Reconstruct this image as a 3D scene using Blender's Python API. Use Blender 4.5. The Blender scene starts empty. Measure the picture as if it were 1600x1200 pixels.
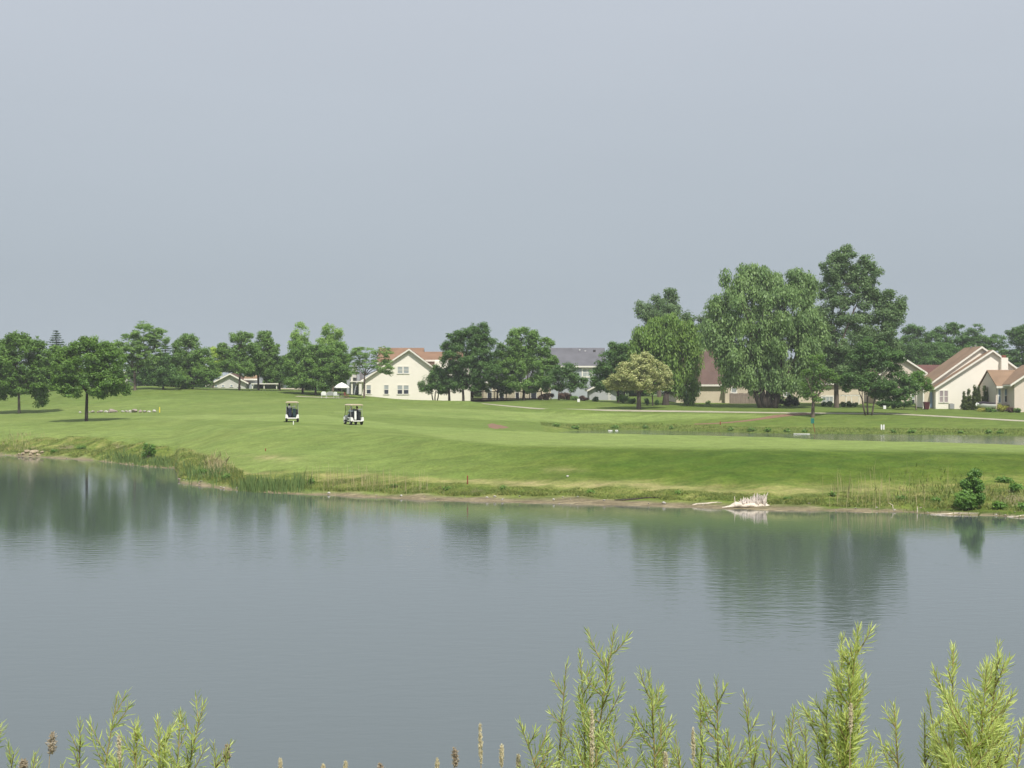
import bpy, math, random
import numpy as np
from mathutils import Vector, Matrix

random.seed(7)
rng = np.random.default_rng(11)
sc = bpy.context.scene
C = sc.collection
F = 2200.0          # focal length in pixels of a 1600 px wide frame
HOR = 612.0         # pixel row of the horizon
EYE = 6.0

# ------------------------------------------------------------------ camera
cam = bpy.data.cameras.new('camera')
camo = bpy.data.objects.new('camera', cam)
C.objects.link(camo)
camo.location = (0, 0, EYE)
camo.rotation_euler = (math.radians(90), 0, 0)
cam.sensor_width = 36.0
cam.lens = 36.0 * F / 1600.0
cam.shift_y = (HOR - 600) / 1600.0
cam.clip_start = 0.1
cam.clip_end = 6000
sc.camera = camo

# ------------------------------------------------------------------ sky, sun, exposure
SUN_EL, SUN_AZ = 56.0, 161.0      # azimuth clockwise from +Y; the sun stands behind the camera
w = bpy.data.worlds.new('World')
sc.world = w
w.use_nodes = True
nt = w.node_tree
nt.nodes.clear()
out = nt.nodes.new('ShaderNodeOutputWorld')
sky = nt.nodes.new('ShaderNodeTexSky')
sky.sky_type = 'NISHITA'
sky.sun_disc = False
sky.sun_elevation = math.radians(SUN_EL)
sky.sun_rotation = math.radians(SUN_AZ)
sky.air_density = 1.6
sky.dust_density = 4.0
bg1 = nt.nodes.new('ShaderNodeBackground')
bg1.inputs[1].default_value = 0.06
nt.links.new(sky.outputs[0], bg1.inputs[0])
# thin even overcast over the sky: grey-blue, a little darker towards the horizon
geo = nt.nodes.new('ShaderNodeTexCoord')
sep = nt.nodes.new('ShaderNodeSeparateXYZ')
nt.links.new(geo.outputs['Generated'], sep.inputs[0])
rmp = nt.nodes.new('ShaderNodeValToRGB')
rmp.color_ramp.elements[0].position = 0.0
rmp.color_ramp.elements[0].color = (0.440, 0.515, 0.582, 1)
e = rmp.color_ramp.elements.new(0.08); e.color = (0.448, 0.514, 0.580, 1)
e = rmp.color_ramp.elements.new(0.26); e.color = (0.575, 0.625, 0.700, 1)
rmp.color_ramp.elements[-1].position = 0.7
rmp.color_ramp.elements[-1].color = (0.66, 0.72, 0.82, 1)
nt.links.new(sep.outputs['Z'], rmp.inputs[0])
nz = nt.nodes.new('ShaderNodeTexNoise')
nz.inputs['Scale'].default_value = 1.6
nz.inputs['Detail'].default_value = 3
mp = nt.nodes.new('ShaderNodeMapping')
mp.inputs['Scale'].default_value = (1, 1, 5)
nt.links.new(geo.outputs['Generated'], mp.inputs[0])
nt.links.new(mp.outputs[0], nz.inputs['Vector'])
mr = nt.nodes.new('ShaderNodeMapRange')
mr.inputs['To Min'].default_value = 0.93
mr.inputs['To Max'].default_value = 1.05
nt.links.new(nz.outputs[0], mr.inputs['Value'])
ml = nt.nodes.new('ShaderNodeVectorMath'); ml.operation = 'SCALE'
nt.links.new(rmp.outputs[0], ml.inputs[0])
nt.links.new(mr.outputs[0], ml.inputs['Scale'])
bg2 = nt.nodes.new('ShaderNodeBackground')
nt.links.new(ml.outputs[0], bg2.inputs[0])
bg2.inputs[1].default_value = 1.0
mixw = nt.nodes.new('ShaderNodeMixShader')
mixw.inputs[0].default_value = 0.90
nt.links.new(bg1.outputs[0], mixw.inputs[1])
nt.links.new(bg2.outputs[0], mixw.inputs[2])
nt.links.new(mixw.outputs[0], out.inputs[0])

sl = bpy.data.lights.new('sun', 'SUN')
sl.energy = 4.8
sl.angle = math.radians(2.5)
sl.color = (1.0, 0.95, 0.86)
so = bpy.data.objects.new('sun', sl)
C.objects.link(so)
az, el = math.radians(SUN_AZ), math.radians(SUN_EL)
sdir = Vector((math.sin(az) * math.cos(el), math.cos(az) * math.cos(el), math.sin(el)))
so.rotation_euler = sdir.to_track_quat('Z', 'Y').to_euler()
so.location = (0, -50, 80)
sc.view_settings.view_transform = 'Standard'
sc.view_settings.look = 'None'
sc.view_settings.exposure = 0.0
sc.view_settings.gamma = 1.0
sc.cycles.max_bounces = 6
sc.cycles.transparent_max_bounces = 6

# ------------------------------------------------------------------ materials
def _n(nt, t, **kw):
    n = nt.nodes.new(t)
    for k, v in kw.items():
        setattr(n, k, v)
    return n

def mat(name, col, rough=0.8, var=0.12, scale=2.0, bump=0.0, bscale=None, spec=0.3, stretch=(1, 1, 1), metal=0.0, col2=None):
    m = bpy.data.materials.new(name)
    m.use_nodes = True
    t = m.node_tree
    b = t.nodes['Principled BSDF']
    b.inputs['Roughness'].default_value = rough
    b.inputs['Specular IOR Level'].default_value = spec
    b.inputs['Metallic'].default_value = metal
    tc = _n(t, 'ShaderNodeTexCoord')
    mpn = _n(t, 'ShaderNodeMapping')
    mpn.inputs['Scale'].default_value = stretch
    t.links.new(tc.outputs['Object'], mpn.inputs[0])
    n = _n(t, 'ShaderNodeTexNoise')
    n.inputs['Scale'].default_value = scale
    n.inputs['Detail'].default_value = 5
    t.links.new(mpn.outputs[0], n.inputs['Vector'])
    r = _n(t, 'ShaderNodeValToRGB')
    c2 = col2 or [c * (1 + var) for c in col]
    c1 = [c * (1 - var) for c in col]
    r.color_ramp.elements[0].position = 0.3
    r.color_ramp.elements[1].position = 0.7
    r.color_ramp.elements[0].color = (*c1, 1)
    r.color_ramp.elements[1].color = (*c2, 1)
    t.links.new(n.outputs[0], r.inputs[0])
    t.links.new(r.outputs[0], b.inputs['Base Color'])
    if bump:
        n2 = _n(t, 'ShaderNodeTexNoise')
        n2.inputs['Scale'].default_value = bscale or scale * 4
        n2.inputs['Detail'].default_value = 4
        t.links.new(mpn.outputs[0], n2.inputs['Vector'])
        bp = _n(t, 'ShaderNodeBump')
        bp.inputs['Strength'].default_value = bump
        bp.inputs['Distance'].default_value = 0.05
        t.links.new(n2.outputs[0], bp.inputs['Height'])
        t.links.new(bp.outputs[0], b.inputs['Normal'])
    return m

def striped(name, col, period, depth=0.25, axis='Z', var=0.08, rough=0.75):
    """lap siding or shingle courses: fine horizontal steps as bump and faint joint colour"""
    m = mat(name, col, rough, var, 0.6)
    t = m.node_tree
    b = t.nodes['Principled BSDF']
    tc = _n(t, 'ShaderNodeTexCoord')
    wv = _n(t, 'ShaderNodeTexWave', wave_type='BANDS', bands_direction=axis, wave_profile='SAW')
    wv.inputs['Scale'].default_value = 0.314 / period
    wv.inputs['Distortion'].default_value = 0.0
    t.links.new(tc.outputs['Object'], wv.inputs['Vector'])
    bp = _n(t, 'ShaderNodeBump')
    bp.inputs['Strength'].default_value = depth
    bp.inputs['Distance'].default_value = 0.02
    t.links.new(wv.outputs['Fac'], bp.inputs['Height'])
    t.links.new(bp.outputs[0], b.inputs['Normal'])
    return m

def leaf_mat(name, dark, light, trans=0.42, gain=2.15, upn=0.0):
    k3 = (1.08, 1.0, .80) if gain > 1.5 else (1, 1, 1)
    dark = [c * gain * k for c, k in zip(dark, k3)]; light = [c * gain * k for c, k in zip(light, k3)]
    m = bpy.data.materials.new(name)
    m.use_nodes = True
    t = m.node_tree
    t.nodes.clear()
    o = _n(t, 'ShaderNodeOutputMaterial')
    at = _n(t, 'ShaderNodeAttribute', attribute_name='tint')
    r = _n(t, 'ShaderNodeValToRGB')
    r.color_ramp.elements[0].color = (*dark, 1)
    r.color_ramp.elements[1].color = (*light, 1)
    t.links.new(at.outputs['Fac'], r.inputs[0])
    d = _n(t, 'ShaderNodeBsdfDiffuse')
    tr = _n(t, 'ShaderNodeBsdfTranslucent')
    g = _n(t, 'ShaderNodeBsdfGlossy')
    g.inputs['Roughness'].default_value = 0.5
    g.inputs['Color'].default_value = (0.8, 0.85, 0.8, 1)
    hs = _n(t, 'ShaderNodeHueSaturation')
    hs.inputs['Hue'].default_value = 0.485
    hs.inputs['Value'].default_value = 1.25
    t.links.new(r.outputs[0], d.inputs[0])
    t.links.new(r.outputs[0], hs.inputs['Color'])
    t.links.new(hs.outputs[0], tr.inputs[0])
    if upn:      # thin blades shade like the sward they stand in
        gm = _n(t, 'ShaderNodeNewGeometry')
        vm = _n(t, 'ShaderNodeVectorMath', operation='MULTIPLY_ADD')
        vm.inputs[1].default_value = (1 - upn,) * 3
        vm.inputs[2].default_value = (0, 0, upn)
        vn = _n(t, 'ShaderNodeVectorMath', operation='NORMALIZE')
        t.links.new(gm.outputs['Normal'], vm.inputs[0]); t.links.new(vm.outputs[0], vn.inputs[0])
        t.links.new(vn.outputs[0], d.inputs['Normal'])
    mx = _n(t, 'ShaderNodeMixShader'); mx.inputs[0].default_value = trans
    t.links.new(d.outputs[0], mx.inputs[1]); t.links.new(tr.outputs[0], mx.inputs[2])
    mx2 = _n(t, 'ShaderNodeMixShader'); mx2.inputs[0].default_value = 0.025
    t.links.new(mx.outputs[0], mx2.inputs[1]); t.links.new(g.outputs[0], mx2.inputs[2])
    t.links.new(mx2.outputs[0], o.inputs[0])
    return m

M = {}
M['siding_cream'] = striped('siding_cream', (0.86, 0.81, 0.72), 0.2, var=.03)
M['siding_pink'] = striped('siding_pink', (0.68, 0.59, 0.51), 0.2, var=.03)
M['siding_white_shaded'] = striped('siding_white_shaded', (0.56, 0.55, 0.53), 0.2)  # white siding darkened, the shade of the trees is in its colour
M['siding_grey'] = striped('siding_grey', (0.42, 0.43, 0.45), 0.2)
M['siding_beige'] = striped('siding_beige', (0.62, 0.54, 0.42), 0.2)
M['siding_bluegrey'] = striped('siding_bluegrey', (0.38, 0.41, 0.44), 0.2)
M['trim'] = mat('trim_white', (0.78, 0.75, 0.68), 0.5, 0.04)
M['roof_orange'] = striped('roof_orange', (0.235, 0.140, 0.088), 0.16, 0.5, var=0.16)
M['roof_tan'] = striped('roof_tan', (0.25, 0.165, 0.105), 0.16, 0.5, var=0.16)
M['roof_brown'] = striped('roof_brown', (0.125, 0.078, 0.064), 0.16, 0.5, var=0.16)
M['roof_maroon'] = striped('roof_maroon', (0.125, 0.058, 0.046), 0.16, 0.5, var=0.16)
M['roof_grey'] = striped('roof_grey', (0.125, 0.125, 0.140), 0.16, 0.5, var=0.14)
M['glass'] = mat('glass_dark', (0.03, 0.035, 0.05), 0.08, 0.3, 0.7, spec=0.7)
M['glass_pale'] = mat('glass_blind', (0.36, 0.39, 0.40), 0.25, 0.1, 0.7, spec=0.6)
M['glass_blue'] = mat('glass_blue', (0.20, 0.27, 0.38), 0.12, 0.2, 0.7, spec=0.7)
M['glass_pink'] = mat('glass_curtain', (0.36, 0.30, 0.31), 0.2, 0.2, 0.7, spec=0.6)
def clear_glass():
    m = bpy.data.materials.new('clear_glass'); m.use_nodes = True
    t = m.node_tree; t.nodes.clear()
    o = _n(t, 'ShaderNodeOutputMaterial'); a = _n(t, 'ShaderNodeBsdfTransparent'); g_ = _n(t, 'ShaderNodeBsdfGlossy')
    g_.inputs['Roughness'].default_value = .05; mx = _n(t, 'ShaderNodeMixShader'); mx.inputs[0].default_value = .12
    t.links.new(a.outputs[0], mx.inputs[1]); t.links.new(g_.outputs[0], mx.inputs[2]); t.links.new(mx.outputs[0], o.inputs[0])
    return m
M['clear_glass'] = clear_glass()
M['brick'] = mat('brick_red', (0.22, 0.085, 0.06), 0.9, 0.25, 6)
M['deck'] = mat('deck_dark_red', (0.055, 0.028, 0.026), 0.7, 0.25, 3)
M['deck_brown'] = mat('deck_brown', (0.11, 0.075, 0.065), 0.7, 0.25, 3)
M['fence_wood'] = mat('fence_wood', (0.24, 0.19, 0.16), 0.85, 0.3, 2, stretch=(6, 1, .3))
M['metal_grey'] = mat('metal_grey', (0.36, 0.37, 0.36), 0.5, 0.1, 2, metal=0.3)
M['metal_dark'] = mat('metal_dark', (0.05, 0.05, 0.05), 0.5, 0.1, 2)
M['white_paint'] = mat('white_paint', (0.80, 0.80, 0.78), 0.35, 0.04, 2)
M['concrete'] = mat('concrete', (0.36, 0.33, 0.25), 0.9, 0.12, 1.2, 0.3, 20)
M['red_gravel'] = mat('red_gravel', (0.21, 0.125, 0.080), 0.95, 0.22, 2.5, 0.6, 14)
M['bark'] = mat('bark', (0.12, 0.095, 0.075), 0.95, 0.35, 3, 0.6, 10, stretch=(1, 1, .25))
M['bark_dark'] = mat('bark_dark', (0.06, 0.048, 0.04), 0.95, 0.35, 3, 0.6, 10, stretch=(1, 1, .25))
M['bark_pale'] = mat('bark_pale', (0.20, 0.17, 0.14), 0.95, 0.35, 3, 0.6, 10, stretch=(1, 1, .25))
M['rock'] = mat('rock_pale', (0.33, 0.30, 0.26), 0.9, 0.3, 3, 0.8, 9)
M['clod'] = mat('dry_clay', (0.34, 0.28, 0.19), 0.95, 0.25, 4, 0.8, 10)
M['rock_pink'] = mat('rock_pink', (0.30, 0.25, 0.22), 0.9, 0.3, 3, 0.8, 9)
M['rock_white'] = mat('rock_white', (0.46, 0.44, 0.40), 0.9, 0.15, 3, 0.8, 9)
M['driftwood'] = mat('bleached_wood', (0.66, 0.58, 0.48), 0.85, 0.18, 4, 0.8, 12)
M['driftwood_fan'] = mat('bleached_roots', (0.62, 0.55, 0.49), 0.85, 0.2, 5, 0.8, 12)
M['cart_white'] = mat('cart_white', (0.82, 0.81, 0.78), 0.3, 0.04, 2, spec=0.5)
M['cart_roof'] = mat('cart_roof_tan', (0.52, 0.43, 0.32), 0.45, 0.05, 2)
M['rubber'] = mat('rubber', (0.02, 0.02, 0.02), 0.8, 0.2, 4)
M['vinyl_dark'] = mat('vinyl_dark', (0.025, 0.03, 0.035), 0.5, 0.2, 4)
M['vinyl_green'] = mat('bag_green', (0.02, 0.05, 0.055), 0.6, 0.2, 4)
M['navy'] = mat('bag_navy', (0.02, 0.025, 0.06), 0.6, 0.2, 4)
M['skin'] = mat('skin', (0.42, 0.26, 0.19), 0.6, 0.08, 4)
M['shirt_white'] = mat('shirt_pale', (0.62, 0.68, 0.74), 0.85, 0.06, 6)
M['shirt_dark'] = mat('shirt_dark', (0.03, 0.035, 0.045), 0.85, 0.15, 6)
M['shirt_blue'] = mat('trousers_blue', (0.22, 0.32, 0.44), 0.85, 0.1, 6)
M['hair'] = mat('hair_dark', (0.03, 0.022, 0.018), 0.8, 0.2, 10)
M['cloth_white'] = mat('cloth_white', (0.82, 0.82, 0.80), 0.8, 0.04, 5)
M['yellow'] = mat('yellow_paint', (0.70, 0.60, 0.06), 0.6, 0.1, 5)
M['rust'] = mat('rusty_red', (0.22, 0.06, 0.03), 0.8, 0.2, 10)
M['green_sign'] = mat('green_plate', (0.02, 0.16, 0.12), 0.5, 0.1, 3)
M['bin_red'] = mat('bin_dark_red', (0.09, 0.025, 0.03), 0.5, 0.1, 3)
M['blue_dark'] = mat('cover_dark', (0.04, 0.03, 0.045), 0.7, 0.2, 3)
M['chair_brown'] = mat('chair_brown', (0.25, 0.09, 0.07), 0.7, 0.2, 4)

L = {}
L['maple'] = leaf_mat('leaf_maple', (0.030, 0.072, 0.018), (0.088, 0.165, 0.036))
L['dark'] = leaf_mat('leaf_dark', (0.024, 0.060, 0.022), (0.070, 0.140, 0.042))
L['mid'] = leaf_mat('leaf_mid', (0.038, 0.086, 0.024), (0.105, 0.190, 0.052))
L['locust'] = leaf_mat('leaf_locust', (0.050, 0.105, 0.036), (0.120, 0.205, 0.062))
L['light'] = leaf_mat('leaf_light', (0.090, 0.165, 0.052), (0.170, 0.27, 0.085))
L['yellow'] = leaf_mat('leaf_yellow', (0.12, 0.19, 0.035), (0.20, 0.29, 0.05))
L['willow'] = leaf_mat('leaf_willow', (0.058, 0.110, 0.048), (0.130, 0.205, 0.090))
L['weeping'] = leaf_mat('leaf_weeping', (0.052, 0.105, 0.030), (0.125, 0.205, 0.055))
L['cotton'] = leaf_mat('leaf_cottonwood', (0.040, 0.082, 0.040), (0.100, 0.160, 0.080))
L['spruce'] = leaf_mat('leaf_spruce', (0.030, 0.055, 0.045), (0.065, 0.105, 0.09), 0.1)
L['arbor'] = leaf_mat('leaf_arborvitae', (0.020, 0.035, 0.010), (0.055, 0.080, 0.025), 0.15)
L['hedge'] = leaf_mat('leaf_hedge', (0.010, 0.022, 0.014), (0.026, 0.045, 0.024), 0.1)
L['cream'] = leaf_mat('blossom_cream', (0.19, 0.26, 0.065), (0.68, 0.68, 0.34), 0.35, 1.0)
L['shrub'] = leaf_mat('leaf_shrub', (0.032, 0.085, 0.020), (0.095, 0.185, 0.042))
L['shoot'] = leaf_mat('leaf_shoot', (0.18, 0.27, 0.065), (0.56, 0.62, 0.22), 0.48, 1.28, .0)
L['purple'] = leaf_mat('leaf_purple', (0.030, 0.022, 0.020), (0.062, 0.036, 0.032), 0.2)
L['goldshrub'] = leaf_mat('leaf_gold', (0.10, 0.13, 0.03), (0.22, 0.23, 0.06), 0.3)
L['grass'] = leaf_mat('blade_green', (0.085, 0.160, 0.028), (0.28, 0.30, 0.085), 0.25, 1.0, .75)
L['reed'] = leaf_mat('blade_reed', (0.075, 0.145, 0.045), (0.17, 0.235, 0.075), 0.3, 1.0, .6)
L['dry'] = leaf_mat('blade_dry', (0.26, 0.24, 0.10), (0.46, 0.40, 0.23), 0.3, 1.0, .6)

def water_mat(name, deep, bump, s1, s2):
    m = bpy.data.materials.new(name)
    m.use_nodes = True
    t = m.node_tree
    b = t.nodes['Principled BSDF']
    b.inputs['Base Color'].default_value = (*deep, 1)
    b.inputs['Roughness'].default_value = 0.05
    b.inputs['IOR'].default_value = 1.72
    tc = _n(t, 'ShaderNodeTexCoord')
    def noise(scale, sx, sy, det=3):
        mpn = _n(t, 'ShaderNodeMapping')
        mpn.inputs['Scale'].default_value = (sx, sy, 1)
        t.links.new(tc.outputs['Object'], mpn.inputs[0])
        n = _n(t, 'ShaderNodeTexNoise')
        n.inputs['Scale'].default_value = scale
        n.inputs['Detail'].default_value = det
        t.links.new(mpn.outputs[0], n.inputs['Vector'])
        return n.outputs[0]
    a = noise(s1, 0.55, 1.0)
    c = noise(s2, 0.45, 1.0)
    # calm and breezy patches
    patch = noise(0.035, 0.5, 1.0, 2)
    r = _n(t, 'ShaderNodeMapRange')
    r.inputs['From Min'].default_value = 0.35
    r.inputs['From Max'].default_value = 0.65
    r.inputs['To Min'].default_value = 0.45
    r.inputs['To Max'].default_value = 1.7
    t.links.new(patch, r.inputs['Value'])
    ad = _n(t, 'ShaderNodeMath', operation='MULTIPLY_ADD')
    ad.inputs[1].default_value = 0.45
    t.links.new(c, ad.inputs[0]); t.links.new(a, ad.inputs[2])
    mu = _n(t, 'ShaderNodeMath', operation='MULTIPLY')
    t.links.new(ad.outputs[0], mu.inputs[0]); t.links.new(r.outputs[0], mu.inputs[1])
    bp = _n(t, 'ShaderNodeBump')
    bp.inputs['Strength'].default_value = 1.0
    bp.inputs['Distance'].default_value = bump
    t.links.new(mu.outputs[0], bp.inputs['Height'])
    t.links.new(bp.outputs[0], b.inputs['Normal'])
    return m
M['water'] = water_mat('pond_water', (0.078, 0.100, 0.098), 0.0048, 2.2, 7.0)
M['water_far'] = water_mat('far_pond_water', (0.10, 0.12, 0.10), 0.03, 2.0, 6.0)

# ------------------------------------------------------------------ object helpers
def tag(o, label=None, cat=None, group=None, kind=None):
    if label: o['label'] = label
    if cat: o['category'] = cat
    if group: o['group'] = group
    if kind: o['kind'] = kind
    return o

def empty(name, loc, label=None, cat=None, group=None, rz=0.0):
    o = bpy.data.objects.new(name, None)
    o.empty_display_size = 0.3
    C.objects.link(o)
    o.location = loc
    o.rotation_euler = (0, 0, rz)
    return tag(o, label, cat, group)

def fast_mesh(name, V, Q, tint=None, smooth=False):
    """V (n,3) float, Q (m,k) int -> mesh"""
    me = bpy.data.meshes.new(name)
    V = np.asarray(V, dtype=np.float32); Q = np.asarray(Q, dtype=np.int32)
    k = Q.shape[1]
    me.vertices.add(len(V)); me.vertices.foreach_set('co', V.ravel())
    me.loops.add(Q.size); me.loops.foreach_set('vertex_index', Q.ravel())
    me.polygons.add(len(Q))
    me.polygons.foreach_set('loop_start', np.arange(0, Q.size, k, dtype=np.int32))
    me.polygons.foreach_set('loop_total', np.full(len(Q), k, dtype=np.int32))
    if smooth:
        me.polygons.foreach_set('use_smooth', np.ones(len(Q), dtype=bool))
    if tint is not None:
        a = me.attributes.new('tint', 'FLOAT', 'FACE')
        a.data.foreach_set('value', np.asarray(tint, dtype=np.float32))
    me.update()
    me.validate()
    return me

def link(name, me, m, parent=None):
    o = bpy.data.objects.new(name, me)
    if m is not None and len(me.materials) == 0: me.materials.append(m)
    C.objects.link(o)
    if parent is not None: o.parent = parent
    return o

class MB:
    """collects simple solids; build() links them as one object"""
    def __init__(s): s.v = []; s.f = []
    def add(s, vs, fs):
        b = len(s.v); s.v += [tuple(p) for p in vs]; s.f += [tuple(i + b for i in f) for f in fs]; return s
    def box(s, x0, x1, y0, y1, z0, z1):
        v = [(x, y, z) for z in (z0, z1) for y in (y0, y1) for x in (x0, x1)]
        return s.add(v, [(0, 2, 3, 1), (4, 5, 7, 6), (0, 1, 5, 4), (2, 6, 7, 3), (0, 4, 6, 2), (1, 3, 7, 5)])
    def prism(s, poly, y0, y1):
        """poly in x,z extruded from y0 to y1"""
        n = len(poly)
        v = [(x, y0, z) for x, z in poly] + [(x, y1, z) for x, z in poly]
        f = [tuple(range(n)), tuple(range(2 * n - 1, n - 1, -1))]
        f += [(i, i + n, (i + 1) % n + n, (i + 1) % n) for i in range(n)]
        return s.add(v, f)
    def slab(s, a, b, c, d, t):
        """four corners (3-D), thickened by t along the normal"""
        a, b, c, d = map(Vector, (a, b, c, d))
        n = (b - a).cross(d - a).normalized() * t
        v = [a, b, c, d, a - n, b - n, c - n, d - n]
        return s.add(v, [(0, 1, 2, 3), (7, 6, 5, 4), (0, 4, 5, 1), (1, 5, 6, 2), (2, 6, 7, 3), (3, 7, 4, 0)])
    def tube(s, pts, rad, n=7, cap=True):
        pts = [Vector(p) for p in pts]
        base = len(s.v)
        m = len(pts)
        for i, p in enumerate(pts):
            d = (pts[min(i + 1, m - 1)] - pts[max(i - 1, 0)]).normalized()
            u = d.cross(Vector((0.3, 1, 0.1))); u.normalize()
            q = d.cross(u)
            r = rad[i] if isinstance(rad, (list, tuple)) else rad
            for k in range(n):
                a = 2 * math.pi * k / n
                s.v.append(tuple(p + u * math.cos(a) * r + q * math.sin(a) * r))
        for i in range(m - 1):
            for k in range(n):
                a = base + i * n + k; b2 = base + i * n + (k + 1) % n
                s.f.append((a, b2, b2 + n, a + n))
        if cap:
            s.f.append(tuple(base + k for k in range(n))[::-1])
            s.f.append(tuple(base + (m - 1) * n + k for k in range(n)))
        return s
    def lathe(s, c, prof, n=12, axis='Z'):
        """profile of (r, h) about an axis through c"""
        base = len(s.v)
        for r, h in prof:
            for k in range(n):
                a = 2 * math.pi * k / n
                x, y = r * math.cos(a), r * math.sin(a)
                p = (x, y, h) if axis == 'Z' else ((h, x, y) if axis == 'X' else (x, h, y))
                s.v.append((c[0] + p[0], c[1] + p[1], c[2] + p[2]))
        for i in range(len(prof) - 1):
            for k in range(n):
                a = base + i * n + k; b2 = base + i * n + (k + 1) % n
                s.f.append((a, b2, b2 + n, a + n))
        s.f.append(tuple(base + k for k in range(n))[::-1])
        s.f.append(tuple(base + (len(prof) - 1) * n + k for k in range(n)))
        return s
    def build(s, name, m, parent=None, origin=(0, 0, 0), bevel=0.0, smooth=False):
        me = bpy.data.meshes.new(name)
        ox, oy, oz = origin
        me.from_pydata([(x - ox, y - oy, z - oz) for x, y, z in s.v], [], s.f)
        me.update()
        if smooth:
            me.polygons.foreach_set('use_smooth', np.ones(len(me.polygons), dtype=bool))
        o = link(name, me, m, parent)
        if bevel:
            b = o.modifiers.new('bevel', 'BEVEL'); b.width = bevel; b.segments = 2; b.limit_method = 'ANGLE'
        return o

def P(px, py, D): return ((px - 800) / F * D, D, EYE - (py - HOR) / F * D)
def PX(px, D): return (px - 800) / F * D
def PZ(py, D): return EYE - (py - HOR) / F * D

# ------------------------------------------------------------------ terrain
def z_(D, py): return PZ(py, D)
COLS = {
 0:   [133, 1.5, (140,690), (160,662), (172,654), (178,651), (184,647), (190,643), (198,637), (207,630), (220,622), (240,617)],
 140: [123, 1.5, (133,686), (155,659), (168,652), (175,649), (182,645), (188,640), (196,632), (205,622), (215,613), (235,606)],
 230: [112, 1.5, (120,697), (150,660), (165,650), (172,646.5), (180,641), (187,634), (195,624), (203,614), (213,606), (232,603)],
 272: [110, 1.5, (118,702), (148,660), (163,650), (171,646), (179,641), (186,634), (194,625), (202,616), (213,608), (232,604.5)],
 281: [92, 1.9, (113,703), (146,661), (161,650.5), (170,646), (178,641), (185,635), (193,626), (201,617), (213,608), (232,605)],
 335: [88, 1.9, (103,714), (125,668), (150,653), (160,648), (172,641), (181,635), (190,627), (200,618), (213,610), (232,606.5)],
 370: [85, 1.9, (91,742), (115,676), (142,655), (155,648.5), (168,641.5), (178,635), (188,627), (200,618), (214,611), (232,607.5)],
 450: [82.5, 1.9, (88.5,739), (115,667), (140,653), (152,649), (165,641), (176,634), (190,625), (207,618.5), (218,612), (235,609)],
 540: [80.5, 1.9, (87, 744), (108, 674), (137,659), (150,652), (163,644), (175,637), (188,629), (205,622), (216,614), (235,613)],
 650: [78, 1.9, (84,751), (99,684), (130,667), (148,656.5), (162,648), (174,641), (186,634), (199,629), (213,627), (235,620)],
 750: [76.5, 1.9, (82,755), (93,694), (121,671), (140,668), (152,661), (162,653), (175,642), (191,631), (207,628.5), (235,622)],
 850: [75.5, 1.9, (81,757), (89,700), (116,674), (137,'1.7'), (148,'1.75'), (160,'2.1'), (172,652), (183,640), (200,626.5), (235,622)],
 900: [74.8, 1.9, (80,759), (88,701), (114,676), (128,'0.8'), (158,'0.7'), (163,'1.5'), (168,662), (180,640), (196,627), (235,621)],
 1000:[73.7, 1.9, (79,760), (87,702), (111,678), (124,'0.7'), (160,'0.7'), (165,'1.5'), (170,660), (178,641), (188,633), (235,618)],
 1200:[71, 1.9, (76,768), (84,704), (107,682), (118,'0.7'), (147,'0.7'), (152,'1.5'), (157,667), (170,644), (184,635), (235,618)],
 1400:[69.8, 1.9, (75.5,768), (83,706), (103,690), (114,'0.9'), (143,'0.7'), (148,'1.5'), (153,668), (166,646), (186,637.5), (235,618)],
 1600:[67, 1.9, (77,748), (83,708), (97,695.5), (109,'0.9'), (138,'0.7'), (143.5,'1.5'), (148,670), (155,657), (178,642), (235,620)],
}
cpx = sorted(COLS)
tabD, tabZ = [], []
for p in cpx:
    c = COLS[p]
    S = c[0]
    Ds = [0.5, 3, 6, 10, 16, 19, 24, S - 8, S - 2, S, S + c[1]]
    Zs = [4.45, 4.4, 3.4, 2.2, 0.6, -0.1, -1.2, -1.0, -0.3, 0.0, 0.2 if c[1] > 1.6 else 0.13]
    for d, q in c[2:]:
        Ds.append(d); Zs.append(float(q) if isinstance(q, str) else z_(d, q))
    Ds += [330, 700, 3500]; Zs += [5.0, 4.6, 4.0]
    tabD.append(Ds); tabZ.append(Zs)
tabD = np.array(tabD, float); tabZ = np.array(tabZ, float)

gp = np.concatenate([np.arange(-2400, -40, 60), np.arange(-40, 1640, 4), np.arange(1640, 4000, 60)]).astype(float)
gD = np.concatenate([np.arange(0.6, 60, 1.2), np.arange(60, 130, 0.55), np.arange(130, 246, 0.9), np.geomspace(246, 3500, 26)])
GZ = np.zeros((len(gp), len(gD)))
SH = np.zeros(len(gp)); BK = np.zeros(len(gp)); MT = np.zeros(len(gp))
PD = np.zeros(len(gp))
for i, p in enumerate(gp):
    pc = min(max(p, 0), 1600)
    Dk = np.array([np.interp(pc, cpx, tabD[:, k]) for k in range(tabD.shape[1])])
    Zk = np.array([np.interp(pc, cpx, tabZ[:, k]) for k in range(tabD.shape[1])])
    z = np.interp(gD, Dk, Zk)
    far = gD > Dk[11] + 3
    for _ in range(9):
        zz = z.copy(); zz[1:-1] = .25 * z[:-2] + .5 * z[1:-1] + .25 * z[2:]
        z = np.where(far, zz, z)
    for _ in range(1):
        zz = z.copy(); zz[1:-1] = .25 * z[:-2] + .5 * z[1:-1] + .25 * z[2:]
        z = np.where(gD > Dk[9] - 1, zz, z)
    GZ[i] = z
    SH[i] = Dk[9]; BK[i] = Dk[11]; MT[i] = Dk[12]; PD[i] = Dk[18]
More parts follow.
